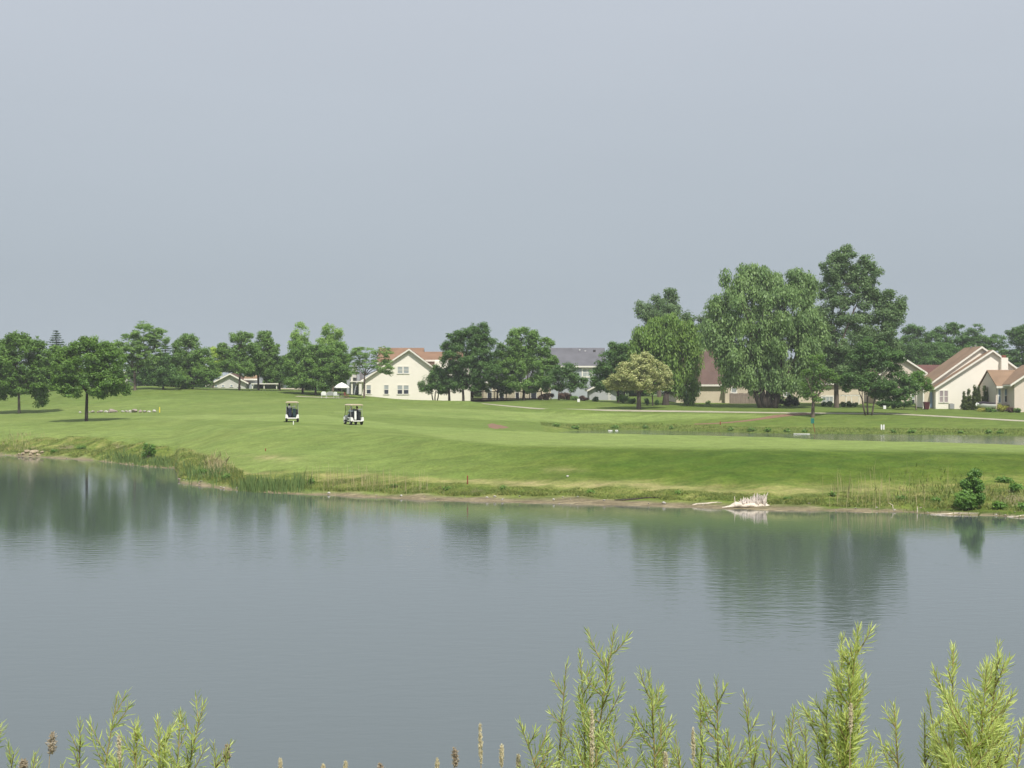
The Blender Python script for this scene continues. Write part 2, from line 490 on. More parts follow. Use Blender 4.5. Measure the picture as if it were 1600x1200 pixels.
for _ in range(4):          # soften creases across the view, away from the waterline
    zz = GZ.copy(); zz[1:-1] = .25 * GZ[:-2] + .5 * GZ[1:-1] + .25 * GZ[2:]
    msk = (gD[None, :] > (BK + 4)[:, None])
    GZ = np.where(msk, zz, GZ)
# low rises in front of the cart path hide stretches of it
_p = gp[:, None]; _d = gD[None, :] - (PD[:, None] - 3.2)
GZ = GZ + 0.42 * np.exp(-(_d / 2.0) ** 2) * (1 / (1 + np.exp(-(_p - 846) / 5.)) / (1 + np.exp((_p - 930) / 6.)) + 1 / (1 + np.exp(-(_p - 560) / 8.)) / (1 + np.exp((_p - 752) / 6.)))
GX = (gp[:, None] - 800) / F * gD[None, :]
GY = np.broadcast_to(gD[None, :], GX.shape)
_k = np.ones(17) / 17.0
_in = (gp >= -40) & (gp < 1640)
_b = BK[_in]; _b = np.convolve(np.pad(_b, 8, mode='edge'), _k, mode='valid'); BK[_in] = np.maximum(_b, SH[_in] + 1.5)
def fsum(x, y, s, seed=0):
    return (np.sin(x * s * 1.0 + 1.3 + seed) * np.sin(y * s * 1.17 + seed * 2.1) +
            0.5 * np.sin(x * s * 2.3 + y * s * 0.7 + seed) * np.sin(y * s * 2.6 - x * s * .4 + 2) +
            0.25 * np.sin(x * s * 5.1 - y * s + .4) * np.sin(y * s * 4.3 + 1 + seed))
# uneven banks and gently rolling turf
bankw = np.clip((GY - SH[:, None]) / 2.0, 0, 1) * np.clip(1 - (GY - BK[:, None] - 3) / 6.0, 0, 1)
landw = np.clip((GY - BK[:, None]) / 12.0, 0, 1) * np.clip(1 - (GY - 120) / 25.0, 0, 1)
GZ = GZ + bankw * 0.09 * fsum(GX, GY, 1.1) + landw * (0.07 * fsum(GX, GY, 0.16, 1) + .015 * fsum(GX, GY, .6, 2)) + 0.12 * fsum(GX, GY, .05, 3) * np.clip((GY - 170) / 40, 0, 1)
leftb = bankw * (gp[:, None] < 276)
GZ = GZ + leftb * 0.20 * fsum(GX, GY, 0.8, 5)
# wavering waterline
shw = np.exp(-((GY - SH[:, None]) / 1.6) ** 2)
GZ = GZ + shw * (0.035 * fsum(GX, GY * .3, 1.7, 2) + 0.02 * fsum(GX, GY, 4.0, 4))

def hz(x, y):
    y = max(y, 0.7)
    p = min(max(x / y * F + 800, gp[0]), gp[-1])
    i = int(np.searchsorted(gp, p)) ; i = min(max(i, 1), len(gp) - 1)
    j = int(np.searchsorted(gD, y)); j = min(max(j, 1), len(gD) - 1)
    a = (p - gp[i - 1]) / (gp[i] - gp[i - 1]); b = (y - gD[j - 1]) / (gD[j] - gD[j - 1])
    return float((1 - a) * (1 - b) * GZ[i - 1, j - 1] + a * (1 - b) * GZ[i, j - 1] + (1 - a) * b * GZ[i - 1, j] + a * b * GZ[i, j])
def hzv(x, y):
    p = np.clip(x / y * F + 800, gp[0], gp[-1])
    i = np.clip(np.searchsorted(gp, p), 1, len(gp) - 1); j = np.clip(np.searchsorted(gD, y), 1, len(gD) - 1)
    a = (p - gp[i - 1]) / (gp[i] - gp[i - 1]); b = (y - gD[j - 1]) / (gD[j] - gD[j - 1])
    return (1 - a) * (1 - b) * GZ[i - 1, j - 1] + a * (1 - b) * GZ[i, j - 1] + (1 - a) * b * GZ[i - 1, j] + a * b * GZ[i, j]
def ground(px, py, d0=60, d1=240):
    """first distance at which the ground shows at this pixel row"""
    best = None
    for D in np.arange(d0, d1, 0.25):
        x = PX(px, D); q = HOR + (EYE - hz(x, D)) * F / D
        if q <= py: return D
        if best is None or abs(q - py) < best[0]: best = (abs(q - py), D)
    return best[1]
def shoreD(px): return float(np.interp(px, gp, SH))
def bankD(px): return float(np.interp(px, gp, BK))

# ground zones: fairway, rough bank, bare soil, dry grass
QY = HOR + (EYE - GZ) * F / np.maximum(GY, 1)
QX = np.broadcast_to(gp[:, None], GX.shape)
def sstep(v, a, b): 
    t = np.clip((v - a) / (b - a), 0, 1); return t * t * (3 - 2 * t)
wob = fsum(GX, GY, 0.25, 7) * 0.8
# near fairway: lies between the slope top and the crest; swings off to the left behind the carts
f_lo = np.interp(QX, [-100, 0, 140, 260, 400, 500, 620, 700, 800, 1000, 1200, 1400, 1700],
                      [652, 652, 654, 657, 659.5, 664, 674, 688, 697, 700, 702, 705, 708])
f_hi = np.interp(QX, [-100, 0, 140, 260, 400, 500, 560, 620, 700, 800, 1000, 1200, 1400, 1700],
                      [649, 649, 650, 648, 646, 647, 655, 663, 667, 672, 674, 676, 680, 684])
nearD = np.interp(QX, [0, 600, 1600], [175, 150, 130])
fair = sstep(QY + wob, f_hi - 1.5, f_hi + 2) * (1 - sstep(QY + wob, f_lo - 5, f_lo + 4)) * (GY < nearD)
# far fairway beyond the hollow
g_lo = np.interp(QX, [560, 640, 700, 800, 900, 1000, 1100, 1180, 1240], [648, 650, 654, 658, 662, 660, 656, 654, 649])
g_hi = np.interp(QX, [560, 640, 700, 800, 900, 1000, 1100, 1180, 1240], [641, 638, 637, 641, 645, 645, 646, 647, 648])
fair2 = sstep(QY + wob, g_hi - 1, g_hi + 2) * (1 - sstep(QY + wob, g_lo - 3, g_lo + 2)) * (GY > 145) * (QX > 520) * (QX < 1230)
fair = np.clip(fair + fair2 * 0.95, 0, 1)
lt = np.where(GY < MT[:, None] + 6, 1 - sstep(QX + 10 * wob, 480, 1000), 0.0)
lt = np.maximum(lt * .74, sstep(GY, MT[:, None] + 2, MT[:, None] + 8) * np.interp(QX, [0, 560, 700, 1000, 1600], [.68, .62, .55, .32, .30]))
lt = lt * (1 - .40 * sstep(GY, 192, 206)) * (1 + .16 * wob)  # turf darker from the houses back: tree shade put into the zone colour
fair = np.clip(np.maximum(fair, lt), 0, 1)
rough = np.clip((GY - SH[:, None] - 1.0) / 1.0, 0, 1) * (1 - sstep(GY - BK[:, None] + wob * .6, 0, 2.2))
rough = np.maximum(rough, (GY < 25) * 1.0)
pond2 = np.clip(1 - np.abs(GZ - 1.85) / 0.45, 0, 1) * (GY > 118) * (GY < 172) * (QX > 850)
rough = np.clip(rough + pond2 * .7, 0, 1)
mw = np.interp(QX, [276, 450, 620, 720, 1130, 1210, 1320, 1600], [.7, .6, .65, 1.0, 1.0, .75, .55, .5])
soil = (1 - sstep((GY - SH[:, None] + 0.35 * fsum(GX, GY, .9, 9)) / mw, 1.0, 2.2)) * (GY > SH[:, None] - 14)
soil_left = (1 - sstep(GY - SH[:, None], .5, 1.5)) * (GY > SH[:, None] - 14)
soil = np.where(QX < 276, soil_left, soil)
bedm = (GY > 18) * (GY < SH[:, None] - .3) * 1.0
soil = np.maximum(soil, bedm)
# eroded patches
for (ax, ay, rx, ry) in [(52, 706, 16, 6), (103, 699, 12, 4), (186, 698, 8, 3), (395, 728, 0.1, .1), (745, 768, 10, 3), (1578, 778, 26, 14), (1540, 770, 10, 5)]:
    soil = np.maximum(soil, np.clip(1.3 - ((QX - ax) / rx) ** 2 - ((QY - ay) / ry) ** 2 + .4 * fsum(GX, GY, 2.5, 2), 0, 1) * (GY < 145) * .9)
dl = GY - BK[:, None]
dry = np.exp(-((dl - 0.2 + .4 * wob) / .7) ** 2) * np.interp(QX, [260, 330, 380, 440, 640, 700, 1000, 1300, 1420, 1500], [0, .8, 1, .5, .5, .95, .85, .55, .15, 0])
dry = np.clip(dry * (0.75 + .35 * fsum(GX, GY, .5, 3)), 0, 1)
dryf = np.clip(np.exp(-((QX - 420) / 40.) ** 2 - ((QY - 716) / 5.) ** 2) + .6 * np.exp(-((QX - 880) / 40.) ** 2 - ((QY - 735) / 4.) ** 2), 0, 1) * (GY < 110)
dry = np.clip(dry + dryf * np.clip(.35 + .5 * fsum(GX, GY * .5, 1.6, 2), 0, .7), 0, 1)

V = np.stack([GX, GY, GZ], -1).reshape(-1, 3)
ni, nj = GX.shape
idx = np.arange(ni * nj).reshape(ni, nj)
Q = np.stack([idx[:-1, :-1], idx[1:, :-1], idx[1:, 1:], idx[:-1, 1:]], -1).reshape(-1, 4)
me = fast_mesh('ground', V, Q, smooth=True)
ca = me.color_attributes.new('zones', 'FLOAT_COLOR', 'POINT')
ca.data.foreach_set('color', np.stack([fair, rough, soil, dry], -1).astype(np.float32).ravel())

def ground_mat():
    m = bpy.data.materials.new('ground_turf')
    m.use_nodes = True
    t = m.node_tree
    b = t.nodes['Principled BSDF']
    b.inputs['Roughness'].default_value = 0.95
    b.inputs['Specular IOR Level'].default_value = 0.1
    at = _n(t, 'ShaderNodeAttribute', attribute_name='zones')
    sp = _n(t, 'ShaderNodeSeparateColor')
    t.links.new(at.outputs['Color'], sp.inputs[0])
    tc = _n(t, 'ShaderNodeTexCoord')
    def noise(scale, s=(1, 1, 1), det=4, rough=.55):
        mpn = _n(t, 'ShaderNodeMapping'); mpn.inputs['Scale'].default_value = s
        t.links.new(tc.outputs['Object'], mpn.inputs[0])
        n = _n(t, 'ShaderNodeTexNoise'); n.inputs['Scale'].default_value = scale; n.inputs['Detail'].default_value = det
        n.inputs['Roughness'].default_value = rough
        t.links.new(mpn.outputs[0], n.inputs['Vector']); return n.outputs[0]
    def ramp(fac, stops):
        r = _n(t, 'ShaderNodeValToRGB')
        r.color_ramp.elements[0].position = stops[0][0]; r.color_ramp.elements[0].color = (*stops[0][1], 1)
        r.color_ramp.elements[1].position = stops[-1][0]; r.color_ramp.elements[1].color = (*stops[-1][1], 1)
        for p_, c_ in stops[1:-1]:
            e_ = r.color_ramp.elements.new(p_); e_.color = (*c_, 1)
        t.links.new(fac, r.inputs[0]); return r.outputs[0]
    def mix(fac, a, bb):
        x = _n(t, 'ShaderNodeMix', data_type='RGBA')
        if isinstance(fac, float): x.inputs[0].default_value = fac
        else: t.links.new(fac, x.inputs[0])
        t.links.new(a, x.inputs[6]); t.links.new(bb, x.inputs[7]); return x.outputs[2]
    big = noise(0.09, (0.7, 1.3, 1), 5, .6)
    fine = noise(0.9, (0.6, 1.2, 1), 6, .65)
    tiny = noise(5.0, (1, 1, 1), 4, .6)
    rg = ramp(big, [(0.30, (0.043, 0.090, 0.011)), (0.50, (0.067, 0.121, 0.014)), (0.70, (0.113, 0.154, 0.023))])
    rg2 = ramp(fine, [(0.37, (0.038, 0.082, 0.010)), (0.63, (0.121, 0.156, 0.026))])
    med = noise(0.32, (0.35, 1.5, 1), 4, .6)
    rg3 = ramp(med, [(0.32, (0.043, 0.093, 0.011)), (0.68, (0.123, 0.158, 0.026))])
    turf = mix(0.5, rg, rg2)
    turf = mix(0.38, turf, rg3)
    fw = ramp(fine, [(0.36, (0.166, 0.231, 0.060)), (0.7, (0.219, 0.275, 0.081))])
    fwb = ramp(big, [(0.3, (0.161, 0.230, 0.059)), (0.7, (0.230, 0.277, 0.085))])
    fw = mix(0.5, fw, fwb)
    roughc = ramp(fine, [(0.36, (0.082, 0.130, 0.024)), (0.5, (0.155, 0.195, 0.042)), (0.66, (0.255, 0.245, 0.085))])
    soilc = ramp(noise(1.6, (.5, 2.0, 1), 6, .7), [(0.3, (0.105, 0.088, 0.055)), (0.5, (0.205, 0.170, 0.105)), (0.72, (0.36, 0.305, 0.20))])
    dryc = ramp(fine, [(0.3, (0.24, 0.23, 0.085)), (0.7, (0.42, 0.34, 0.19))])
    c = mix(sp.outputs[0], turf, fw)
    c = mix(sp.outputs[1], c, roughc)
    drf = _n(t, 'ShaderNodeMath', operation='MULTIPLY'); drf.inputs[1].default_value = 0.85
    t.links.new(at.outputs['Alpha'], drf.inputs[0])
    c = mix(drf.outputs[0], c, dryc)
    c = mix(sp.outputs[2], c, soilc)
    mt = _n(t, 'ShaderNodeMapRange'); mt.inputs['From Min'].default_value = .3; mt.inputs['From Max'].default_value = .7; mt.inputs['To Min'].default_value = .80; mt.inputs['To Max'].default_value = 1.20
    t.links.new(tiny, mt.inputs['Value'])
    mt2 = _n(t, 'ShaderNodeMapRange'); mt2.inputs['From Min'].default_value = .38; mt2.inputs['From Max'].default_value = .62; mt2.inputs['To Min'].default_value = .84; mt2.inputs['To Max'].default_value = 1.16
    t.links.new(noise(0.75, (.7, 1.0, 1), 7, .72), mt2.inputs['Value'])
    mm = _n(t, 'ShaderNodeMath', operation='MULTIPLY')
    t.links.new(mt.outputs[0], mm.inputs[0]); t.links.new(mt2.outputs[0], mm.inputs[1])
    vm = _n(t, 'ShaderNodeVectorMath', operation='SCALE')
    t.links.new(c, vm.inputs[0]); t.links.new(mm.outputs[0], vm.inputs['Scale'])
    t.links.new(vm.outputs[0], b.inputs['Base Color'])
    bp = _n(t, 'ShaderNodeBump'); bp.inputs['Strength'].default_value = 0.7; bp.inputs['Distance'].default_value = 0.10
    t.links.new(noise(1.6, (1, 1, 1), 7, .75), bp.inputs['Height'])
    t.links.new(bp.outputs[0], b.inputs['Normal'])
    return m
g = link('ground', me, ground_mat()); tag(g, kind='structure')

# water: main pond and the pond behind the fairway
def sheet(name, x0, x1, y0, y1, z, m, nx=2, ny=2):
    xs = np.linspace(x0, x1, nx); ys = np.linspace(y0, y1, ny)
    X, Y = np.meshgrid(xs, ys, indexing='ij')
    V = np.stack([X, Y, np.full_like(X, z)], -1).reshape(-1, 3)
    ii = np.arange(nx * ny).reshape(nx, ny)
    Q = np.stack([ii[:-1, :-1], ii[1:, :-1], ii[1:, 1:], ii[:-1, 1:]], -1).reshape(-1, 4)
    return tag(link(name, fast_mesh(name, V, Q), m), kind='structure')
sheet('water', -190, 190, 14, 140, 0.0, M['water'])
sheet('pond_water', 3.0, 200, 102, 168, 1.5, M['water_far'])

def ribbon(name, pts, width, m, lift=0.03, fr=None):
    """a path laid on the ground along (x, y) points"""
    pts = [Vector((x, y)) for x, y in pts]
    fine = []
    for a, b in zip(pts[:-1], pts[1:]):
        n = max(1, int((b - a).length / 1.2))
        for k in range(n): fine.append(a + (b - a) * k / n)
    fine.append(pts[-1])
    Vv, Qq = [], []
    nc = 5
    for i, p in enumerate(fine):
        d = fine[min(i + 1, len(fine) - 1)] - fine[max(i - 1, 0)]; d.normalize()
        nrm = Vector((-d.y, d.x))
        wd = width(i / (len(fine) - 1)) if callable(width) else width
        for k in range(nc):
            s = (k / (nc - 1) - .5) * wd
            q = p + nrm * s
            Vv.append((q.x, q.y, hz(q.x, q.y) + (lift if 0 < k < nc - 1 else lift * 0.3)))
    for i in range(len(fine) - 1):
        for k in range(nc - 1):
            a = i * nc + k
            Qq.append((a, a + nc, a + nc + 1, a + 1))
    return tag(link(name, fast_mesh(name, Vv, Qq, smooth=True), m), kind='structure')
pp = []
for p in list(range(2000, 460, -12)):
    D = float(np.interp(p, gp, PD)); pp.append((PX(p, D), D))
ribbon('cart_path', pp, 1.55, M['concrete'], 0.05)
rp = []
for a, b in [(1262, 646.5), (1240, 648), (1218, 650), (1195, 654), (1170, 657.5), (1140, 660.5), (1115, 662), (1085, 663)]:
    D = ground(a, b, 152, 180); rp.append((PX(a, D), D))
ribbon('red_path', rp, lambda f: 1.9 * (1 - f) + 0.5, M['red_gravel'], 0.045)
# bare red patch in the hollow
D = ground(776, 666.5, 132, 170)
Vv, Qq = [], []
cx, cy = PX(776, D), D
nr, na = 5, 30
for i in range(nr + 1):
    for k in range(na):
        a = 2 * math.pi * k / na
        r = i / nr * (1 + .18 * math.sin(3 * a + 1) + .1 * math.sin(7 * a))
        x, y = cx + math.cos(a) * r * 1.05, cy + math.sin(a) * r * 6.0
        Vv.append((x, y, hz(x, y) + (0.05 if i < nr else -0.01)))
for i in range(nr):
    for k in range(na):
        Qq.append((i * na + k, (i + 1) * na + k, (i + 1) * na + (k + 1) % na, i * na + (k + 1) % na))
tag(link('red_soil', fast_mesh('red_soil', Vv, Qq), M['red_gravel']), kind='structure')

# ------------------------------------------------------------------ houses
def window(root, x0, x1, z0, z1, y, cols=1, rows=2, top='glass_pale', bot='glass', fr=0.09, org=(0, 0, 0), trim='trim'):
    """framed sash window on a wall facing the camera at depth y"""
    mb = MB()
    mb.box(x0 - fr, x1 + fr, y - .06, y + .02, z1, z1 + fr)
    mb.box(x0 - fr - .03, x1 + fr + .03, y - .09, y + .02, z0 - fr, z0)
    mb.box(x0 - fr, x0, y - .06, y + .02, z0, z1)
    mb.box(x1, x1 + fr, y - .06, y + .02, z0, z1)
    for i in range(1, cols):
        xc = x0 + (x1 - x0) * i / cols
        mb.box(xc - .035, xc + .035, y - .045, y + .015, z0, z1)
    for j in range(1, rows):
        zc = z0 + (z1 - z0) * j / rows
        mb.box(x0, x1, y - .05, y + .01, zc - .035, zc + .035)
    f = mb.build('window', M[trim], root, org)
    for i in range(cols):
        for j in range(rows):
            a, b = x0 + (x1 - x0) * i / cols, x0 + (x1 - x0) * (i + 1) / cols
            c, d = z0 + (z1 - z0) * j / rows, z0 + (z1 - z0) * (j + 1) / rows
            MB().box(a, b, y - .02, y + .005, c, d).build('pane', M[bot if j < rows / 2 else top], f, org)
    return f

def rakes(mb, a, b, y0, w_=.28, t=.12):
    """trim board along the sloping edge a->b (x,z), standing proud of the wall at y0"""
    (xa, za), (xb, zb) = a, b
    mb.prism([(xa, za), (xb, zb), (xb, zb - w_), (xa, za - w_)] if xa > xb else [(xa, za - w_), (xb, zb - w_), (xb, zb), (xa, za)], y0 - t, y0)

def gable(root, org, D, L_, left, peak, right, base, wallm, roofm, over=0.45, rt=0.14, wl=None, wr=None):
    """gable end facing the camera at depth D, running back L_ metres. left/peak/right in pixels."""
    lx, lz = PX(left[0], D), PZ(left[1], D)
    kx, kz = PX(peak[0], D), PZ(peak[1], D)
    rx, rz = PX(right[0], D), PZ(right[1], D)
    bz = PZ(base, D)
    wlx = PX(wl, D) if wl else lx + over * .8
    wrx = PX(wr, D) if wr else rx - over * .8
    zl = lz + (kz - lz) * (wlx - lx) / (kx - lx) - rt - .03
    zr = rz + (kz - rz) * (rx - wrx) / (rx - kx) - rt - .03
    MB().prism([(wlx, bz), (wrx, bz), (wrx, zr), (kx, kz - rt - .05), (wlx, zl)], D, D + L_).build('wall', M[wallm], root, org)
    y0, y1 = D - over, D + L_ + over
    ro = MB()
    ro.slab((lx, y0, lz), (kx, y0, kz), (kx, y1, kz), (lx, y1, lz), rt)
    ro.slab((kx, y0, kz), (rx, y0, rz), (rx, y1, rz), (kx, y1, kz), rt)
    ro.build('roof', M[roofm], root, org)
    tr = MB()
    rakes(tr, (lx, lz - .02), (kx, kz - .02), y0 - .003, .26, .05)
    rakes(tr, (rx, rz - .02), (kx, kz - .02), y0 - .006, .26, .05)
    tr.box(lx, lx + .05, y0, y1, lz - .24, lz - .05)
    tr.build('rake_board', M['trim'], root, org)

def eaveside(root, org, D, depth, x0p, x1p, ridge, eave, base, wallm, roofm, run=4.0, over=.4):
    """block whose roof slope faces the camera: ridge/eave/base pixel rows (eave at D)"""
    x0, x1 = PX(x0p, D), PX(x1p, D)
    ez, bz = PZ(eave, D), PZ(base, D)
    rzz = EYE - (ridge - HOR) / F * (D + run)
    MB().box(x0 + .1, x1 - .1, D + over, D + over + 2 * run - .8, bz, ez - .05).build('wall', M[wallm], root, org)
    # ridge x must keep the ends square, so the slabs are true rectangles
    ro = MB()
    ro.slab((x0, D, ez), (x1, D, ez), (x1, D + run, rzz), (x0, D + run, rzz), .14)
    ro.slab((x0, D + run, rzz), (x1, D + run, rzz), (x1, D + 2 * run, ez), (x0, D + 2 * run, ez), .14)
    ro.build('roof', M[roofm], root, org)
    for xx in (x0 + .12, x1 - .24):
        g_ = MB(); g_.add([(xx, D + over, ez - .05), (xx, D + 2 * run - over, ez - .05), (xx, D + run, rzz - .2),
                (xx + .12, D + over, ez - .05), (xx + .12, D + 2 * run - over, ez - .05), (xx + .12, D + run, rzz - .2)],
               [(0, 2, 1), (3, 4, 5), (0, 3, 5, 2), (2, 5, 4, 1)])
        g_.build('gable_wall', M[wallm], root, org)
    MB().box(x0, x1, D - .05, D + .01, ez - .28, ez - .02).build('gutter', M['trim'], root, org)

# --- big cream house left of centre
D = 215.0
org = (PX(640, D), D, PZ(624, D))
H1 = empty('gable_house', org, 'two-storey cream gabled house with orange-brown roof left of centre', 'house')
gable(H1, org, D, 9.0, (556, 600), (639.5, 544.7), (684, 578), 640, 'siding_cream', 'roof_orange', wl=560, wr=680)
# lower right body of the same house
MB().box(PX(679, D) , PX(734.5, D), D + .15, D + 10, PZ(645, D), PZ(563, D) - .1).build('side_wall', M['siding_cream'], H1, org)
eaveside(H1, org, D + 2.2, 9, 651, 722, 549.5, 562, 600, 'siding_pink', 'roof_orange', run=3.6)
# rear mass showing over the left slope
eaveside(H1, org, D + 10, 9, 588, 660, 543.5, 566, 600, 'siding_cream', 'roof_orange', run=4.5)
for (a, b, c, d) in [(621.7, 628.6, 573.2, 583.3), (631, 638.4, 573.2, 583.3)]:
    window(H1, PX(a, D), PX(b, D), PZ(d, D), PZ(c, D), D, 1, 2, 'glass_pale', 'glass_pale', .12, org)
for (a, b, c, d) in [(621.4, 628.4, 602.4, 615.4), (631, 638.2, 602.4, 615.4), (600.6, 606.8, 602, 615.4), (573.2, 579.2, 602, 615)]:
    window(H1, PX(a, D), PX(b, D), PZ(d, D), PZ(c, D), D, 1, 2, 'glass_pale', 'glass', .12, org)
mb = MB(); mb.box(PX(550.5, D), PX(553.2, D), D - 1.9, D - 1.6, PZ(616, D), PZ(586, D)); mb.build('porch_post', M['trim'], H1, org)
mb = MB(); mb.box(PX(563, D), PX(567, D), D - 1.9, D - 1.6, PZ(616, D), PZ(597, D)); mb.build('porch_post', M['trim'], H1, org)
MB().box(PX(549, D), PX(570, D), D - 2.1, D - .02, PZ(597, D), PZ(595.5, D)).build('porch_roof', M['trim'], H1, org)
MB().box(PX(540, D), PX(560.2, D), D + 1.5, D + 7, PZ(625, D), PZ(582, D)).build('side_wing', M['siding_bluegrey'], H1, org)
dd = MB().box(PX(556, D), PX(560, D), D + 1.38, D + 1.47, PZ(616, D), PZ(600, D)).build('door', M['glass'], H1, org)
mb = MB().box(PX(551, D), PX(556.5, D), D - .5, D + 1.3, PZ(590, D), PZ(570, D)); mb.build('chimney', M['siding_white_shaded'], H1, org)

# --- patio with parasol left of that house
PD2 = 205.0
bz = hz(PX(540, PD2), PD2)
pr = empty('patio_umbrella', (PX(534, PD2), PD2, bz), 'open white patio umbrella beside the two-storey cream house', 'umbrella')
px0, zt, ze = PX(534, PD2), PZ(597.3, PD2), PZ(605, PD2)
mb = MB(); n = 8
ring = [(px0 + 1.12 * math.cos(2 * math.pi * k / n), PD2 + 1.12 * math.sin(2 * math.pi * k / n), ze) for k in range(n)]
mid = [(px0 + .62 * math.cos(2 * math.pi * k / n), PD2 + .62 * math.sin(2 * math.pi * k / n), ze + .42) for k in range(n)]
low = [(x, y, z - .12) for x, y, z in ring]
vv = [(px0, PD2, zt)] + mid + ring + low
ff = []
for k in range(n):
    k2 = (k + 1) % n
    ff += [(0, 1 + k, 1 + k2), (1 + k, 1 + n + k, 1 + n + k2, 1 + k2), (1 + n + k, 1 + 2 * n + k, 1 + 2 * n + k2, 1 + n + k2)]
mb.add(vv, ff)
mb.build('canopy', M['cloth_white'], pr, tuple(pr.location))
MB().tube([(px0, PD2, bz), (px0, PD2, zt - .03)], .03).build('pole', M['white_paint'], pr, tuple(pr.location))
MB().lathe((px0, PD2, bz), [(.25, 0), (.25, .06), (.06, .1)]).build('base', M['metal_dark'], pr, tuple(pr.location))
tb = empty('patio_table', (px0 - .1, PD2 + .25, bz), 'round patio table in the shade of the white umbrella', 'table')
MB().lathe((0, 0, .70), [(.55, 0), (.55, .04)], 16).build('tabletop', M['metal_grey'], tb)
for k in range(4):
    a = math.pi / 4 + k * math.pi / 2
    MB().tube([(.4 * math.cos(a), .4 * math.sin(a), 0), (.34 * math.cos(a), .34 * math.sin(a), .7)], .02, 5).build('leg', M['metal_grey'], tb)
def patio_chair(px, D, mm, label, rz=0.0, wide=.56):
    z = hz(PX(px, D), D)
    c = empty('patio_chair', (PX(px, D), D, z), label, 'chair', 'patio chairs by the umbrella', rz)
    MB().box(-wide / 2, wide / 2, -.26, .26, .38, .45).build('seat', mm, c, bevel=.02)
    mb = MB(); pr_ = [(-wide / 2, .45), (wide / 2, .45), (wide / 2, .8), (wide / 4, .95), (-wide / 4, .95), (-wide / 2, .8)]
    mb.prism(pr_, .2, .27); mb.build('backrest', mm, c, bevel=.02)
    for sx in (-1, 1):
        for sy in (-1, 1):
            MB().tube([(sx * (wide / 2 - .04), sy * .22, 0), (sx * (wide / 2 - .04), sy * .22, .4)], .022, 5).build('leg', mm, c)
        MB().box(sx * wide / 2 - .03, sx * wide / 2 + .03, -.24, .24, .6, .64).build('armrest', mm, c)
    return c
patio_chair(541, 204.6, M['chair_brown'], 'reddish brown patio chair under the right side of the white umbrella', 1.2, .6)
patio_chair(506.5, 203, M['cloth_white'], 'pale patio chair farthest from the white umbrella', 3.0, .75)
patio_chair(516, 203.5, M['metal_grey'], 'wide pale grey patio chair, middle of the three left of the umbrella', 3.3, 1.05)
patio_chair(525.5, 203, M['cloth_white'], 'pale patio chair nearest the white umbrella on its left', 2.6, .65)

# --- grey-roofed two-storey house in the centre
D = 232.0
org = (PX(900, D), D, PZ(622, D))
H2 = empty('grey_roof_house', org, 'two-storey house with a long grey shingle roof behind the centre trees', 'house')
eaveside(H2, org, D, 10, 846, 948, 543.5, 571.5, 640, 'siding_bluegrey', 'roof_grey', run=5.0)
window(H2, PX(911, D), PX(924, D), PZ(588, D), PZ(577, D), D + .4, 2, 2, 'glass_pale', 'glass_pale', .2, org)
window(H2, PX(880, D), PX(893, D), PZ(588, D), PZ(577, D), D + .4, 2, 2, 'glass_pale', 'glass', .2, org)
for (a, b) in [(905.5, 547.5), (914.3, 549)]:
    y = D + 4.2
    MB().lathe((PX(a, y), y, PZ(b + 1.5, y) - .25), [(.1, 0), (.1, .4), (.17, .42), (.17, .55)], 8).build('roof_vent', M['white_paint'], H2, org)
MB().box(PX(927, D + 4), PX(930.5, D + 4), D + 3.8, D + 4.4, PZ(549, D + 4) - .1, PZ(546.5, D + 4)).build('roof_vent', M['metal_dark'], H2, org)

# --- light grey low building below it
D = 206.0
org = (PX(944, D), D, PZ(630, D))
H3 = empty('grey_garage', org, 'low pale grey garage wall between the dark bushes at centre', 'garage')
gable(H3, org, D, 6.0, (917, 609), (940, 597), (966, 609), 640, 'siding_grey', 'roof_grey', wl=921, wr=963)
dr = MB().box(PX(950, D), PX(954.5, D), D - .05, D - .002, PZ(632, D), PZ(611, D)).build('door', M['siding_white_shaded'], H3, org)
MB().box(PX(953.3, D), PX(953.9, D), D - .09, D - .052, PZ(622, D), PZ(621, D)).build('handle', M['metal_dark'], dr, org)

# --- cream house behind the deck trees
D = 222.0
org = (PX(790, D), D, PZ(625, D))
H4 = empty('cream_deck_house', org, 'cream house mostly hidden behind the tall trees with the dark red deck', 'house')
eaveside(H4, org, D, 9, 752, 862, 578, 596, 640, 'siding_beige', 'roof_grey', run=4.0)
for (a, b) in [(762, 768), (781, 787), (806, 811), (830, 838)]:
    window(H4, PX(a, D), PX(b, D), PZ(622, D), PZ(604, D), D + .4, 1, 2, 'glass_pale', 'glass', .12, org)
D = 210.0
org = (PX(790, D), D, hz(PX(790, D), D))
dk = empty('wooden_deck', org, 'long dark red wooden deck and railing under the centre trees', 'deck')
zf = PZ(622, D); x0, x1 = PX(736, D), PX(846, D)
MB().box(x0, x1, D, D + 3.5, zf - .18, zf).build('deck_floor', M['deck'], dk, org)
MB().box(x0, x1, D + .02, D + .08, zf - 1.1, zf - .2).build('skirt', M['deck'], dk, org)
MB().box(x0, x1, D - .02, D + .1, zf + .92, zf + 1.02).build('top_rail', M['deck'], dk, org)
MB().box(x0, x1, D, D + .06, zf + .1, zf + .16).build('bottom_rail', M['deck'], dk, org)
for k in range(7):
    x = x0 + (x1 - x0) * k / 6
    MB().box(x - .06, x + .06, D - .04, D + .12, zf - 1.1, zf + 1.06).build('post', M['deck'], dk, org)
mb = MB()
nb = 70
for k in range(nb):
    x = x0 + (x1 - x0) * (k + .5) / nb
    mb.box(x - .025, x + .025, D + .01, D + .05, zf + .16, zf + .92)
tag(mb.build('baluster', M['deck_brown'], dk, org), kind='stuff')
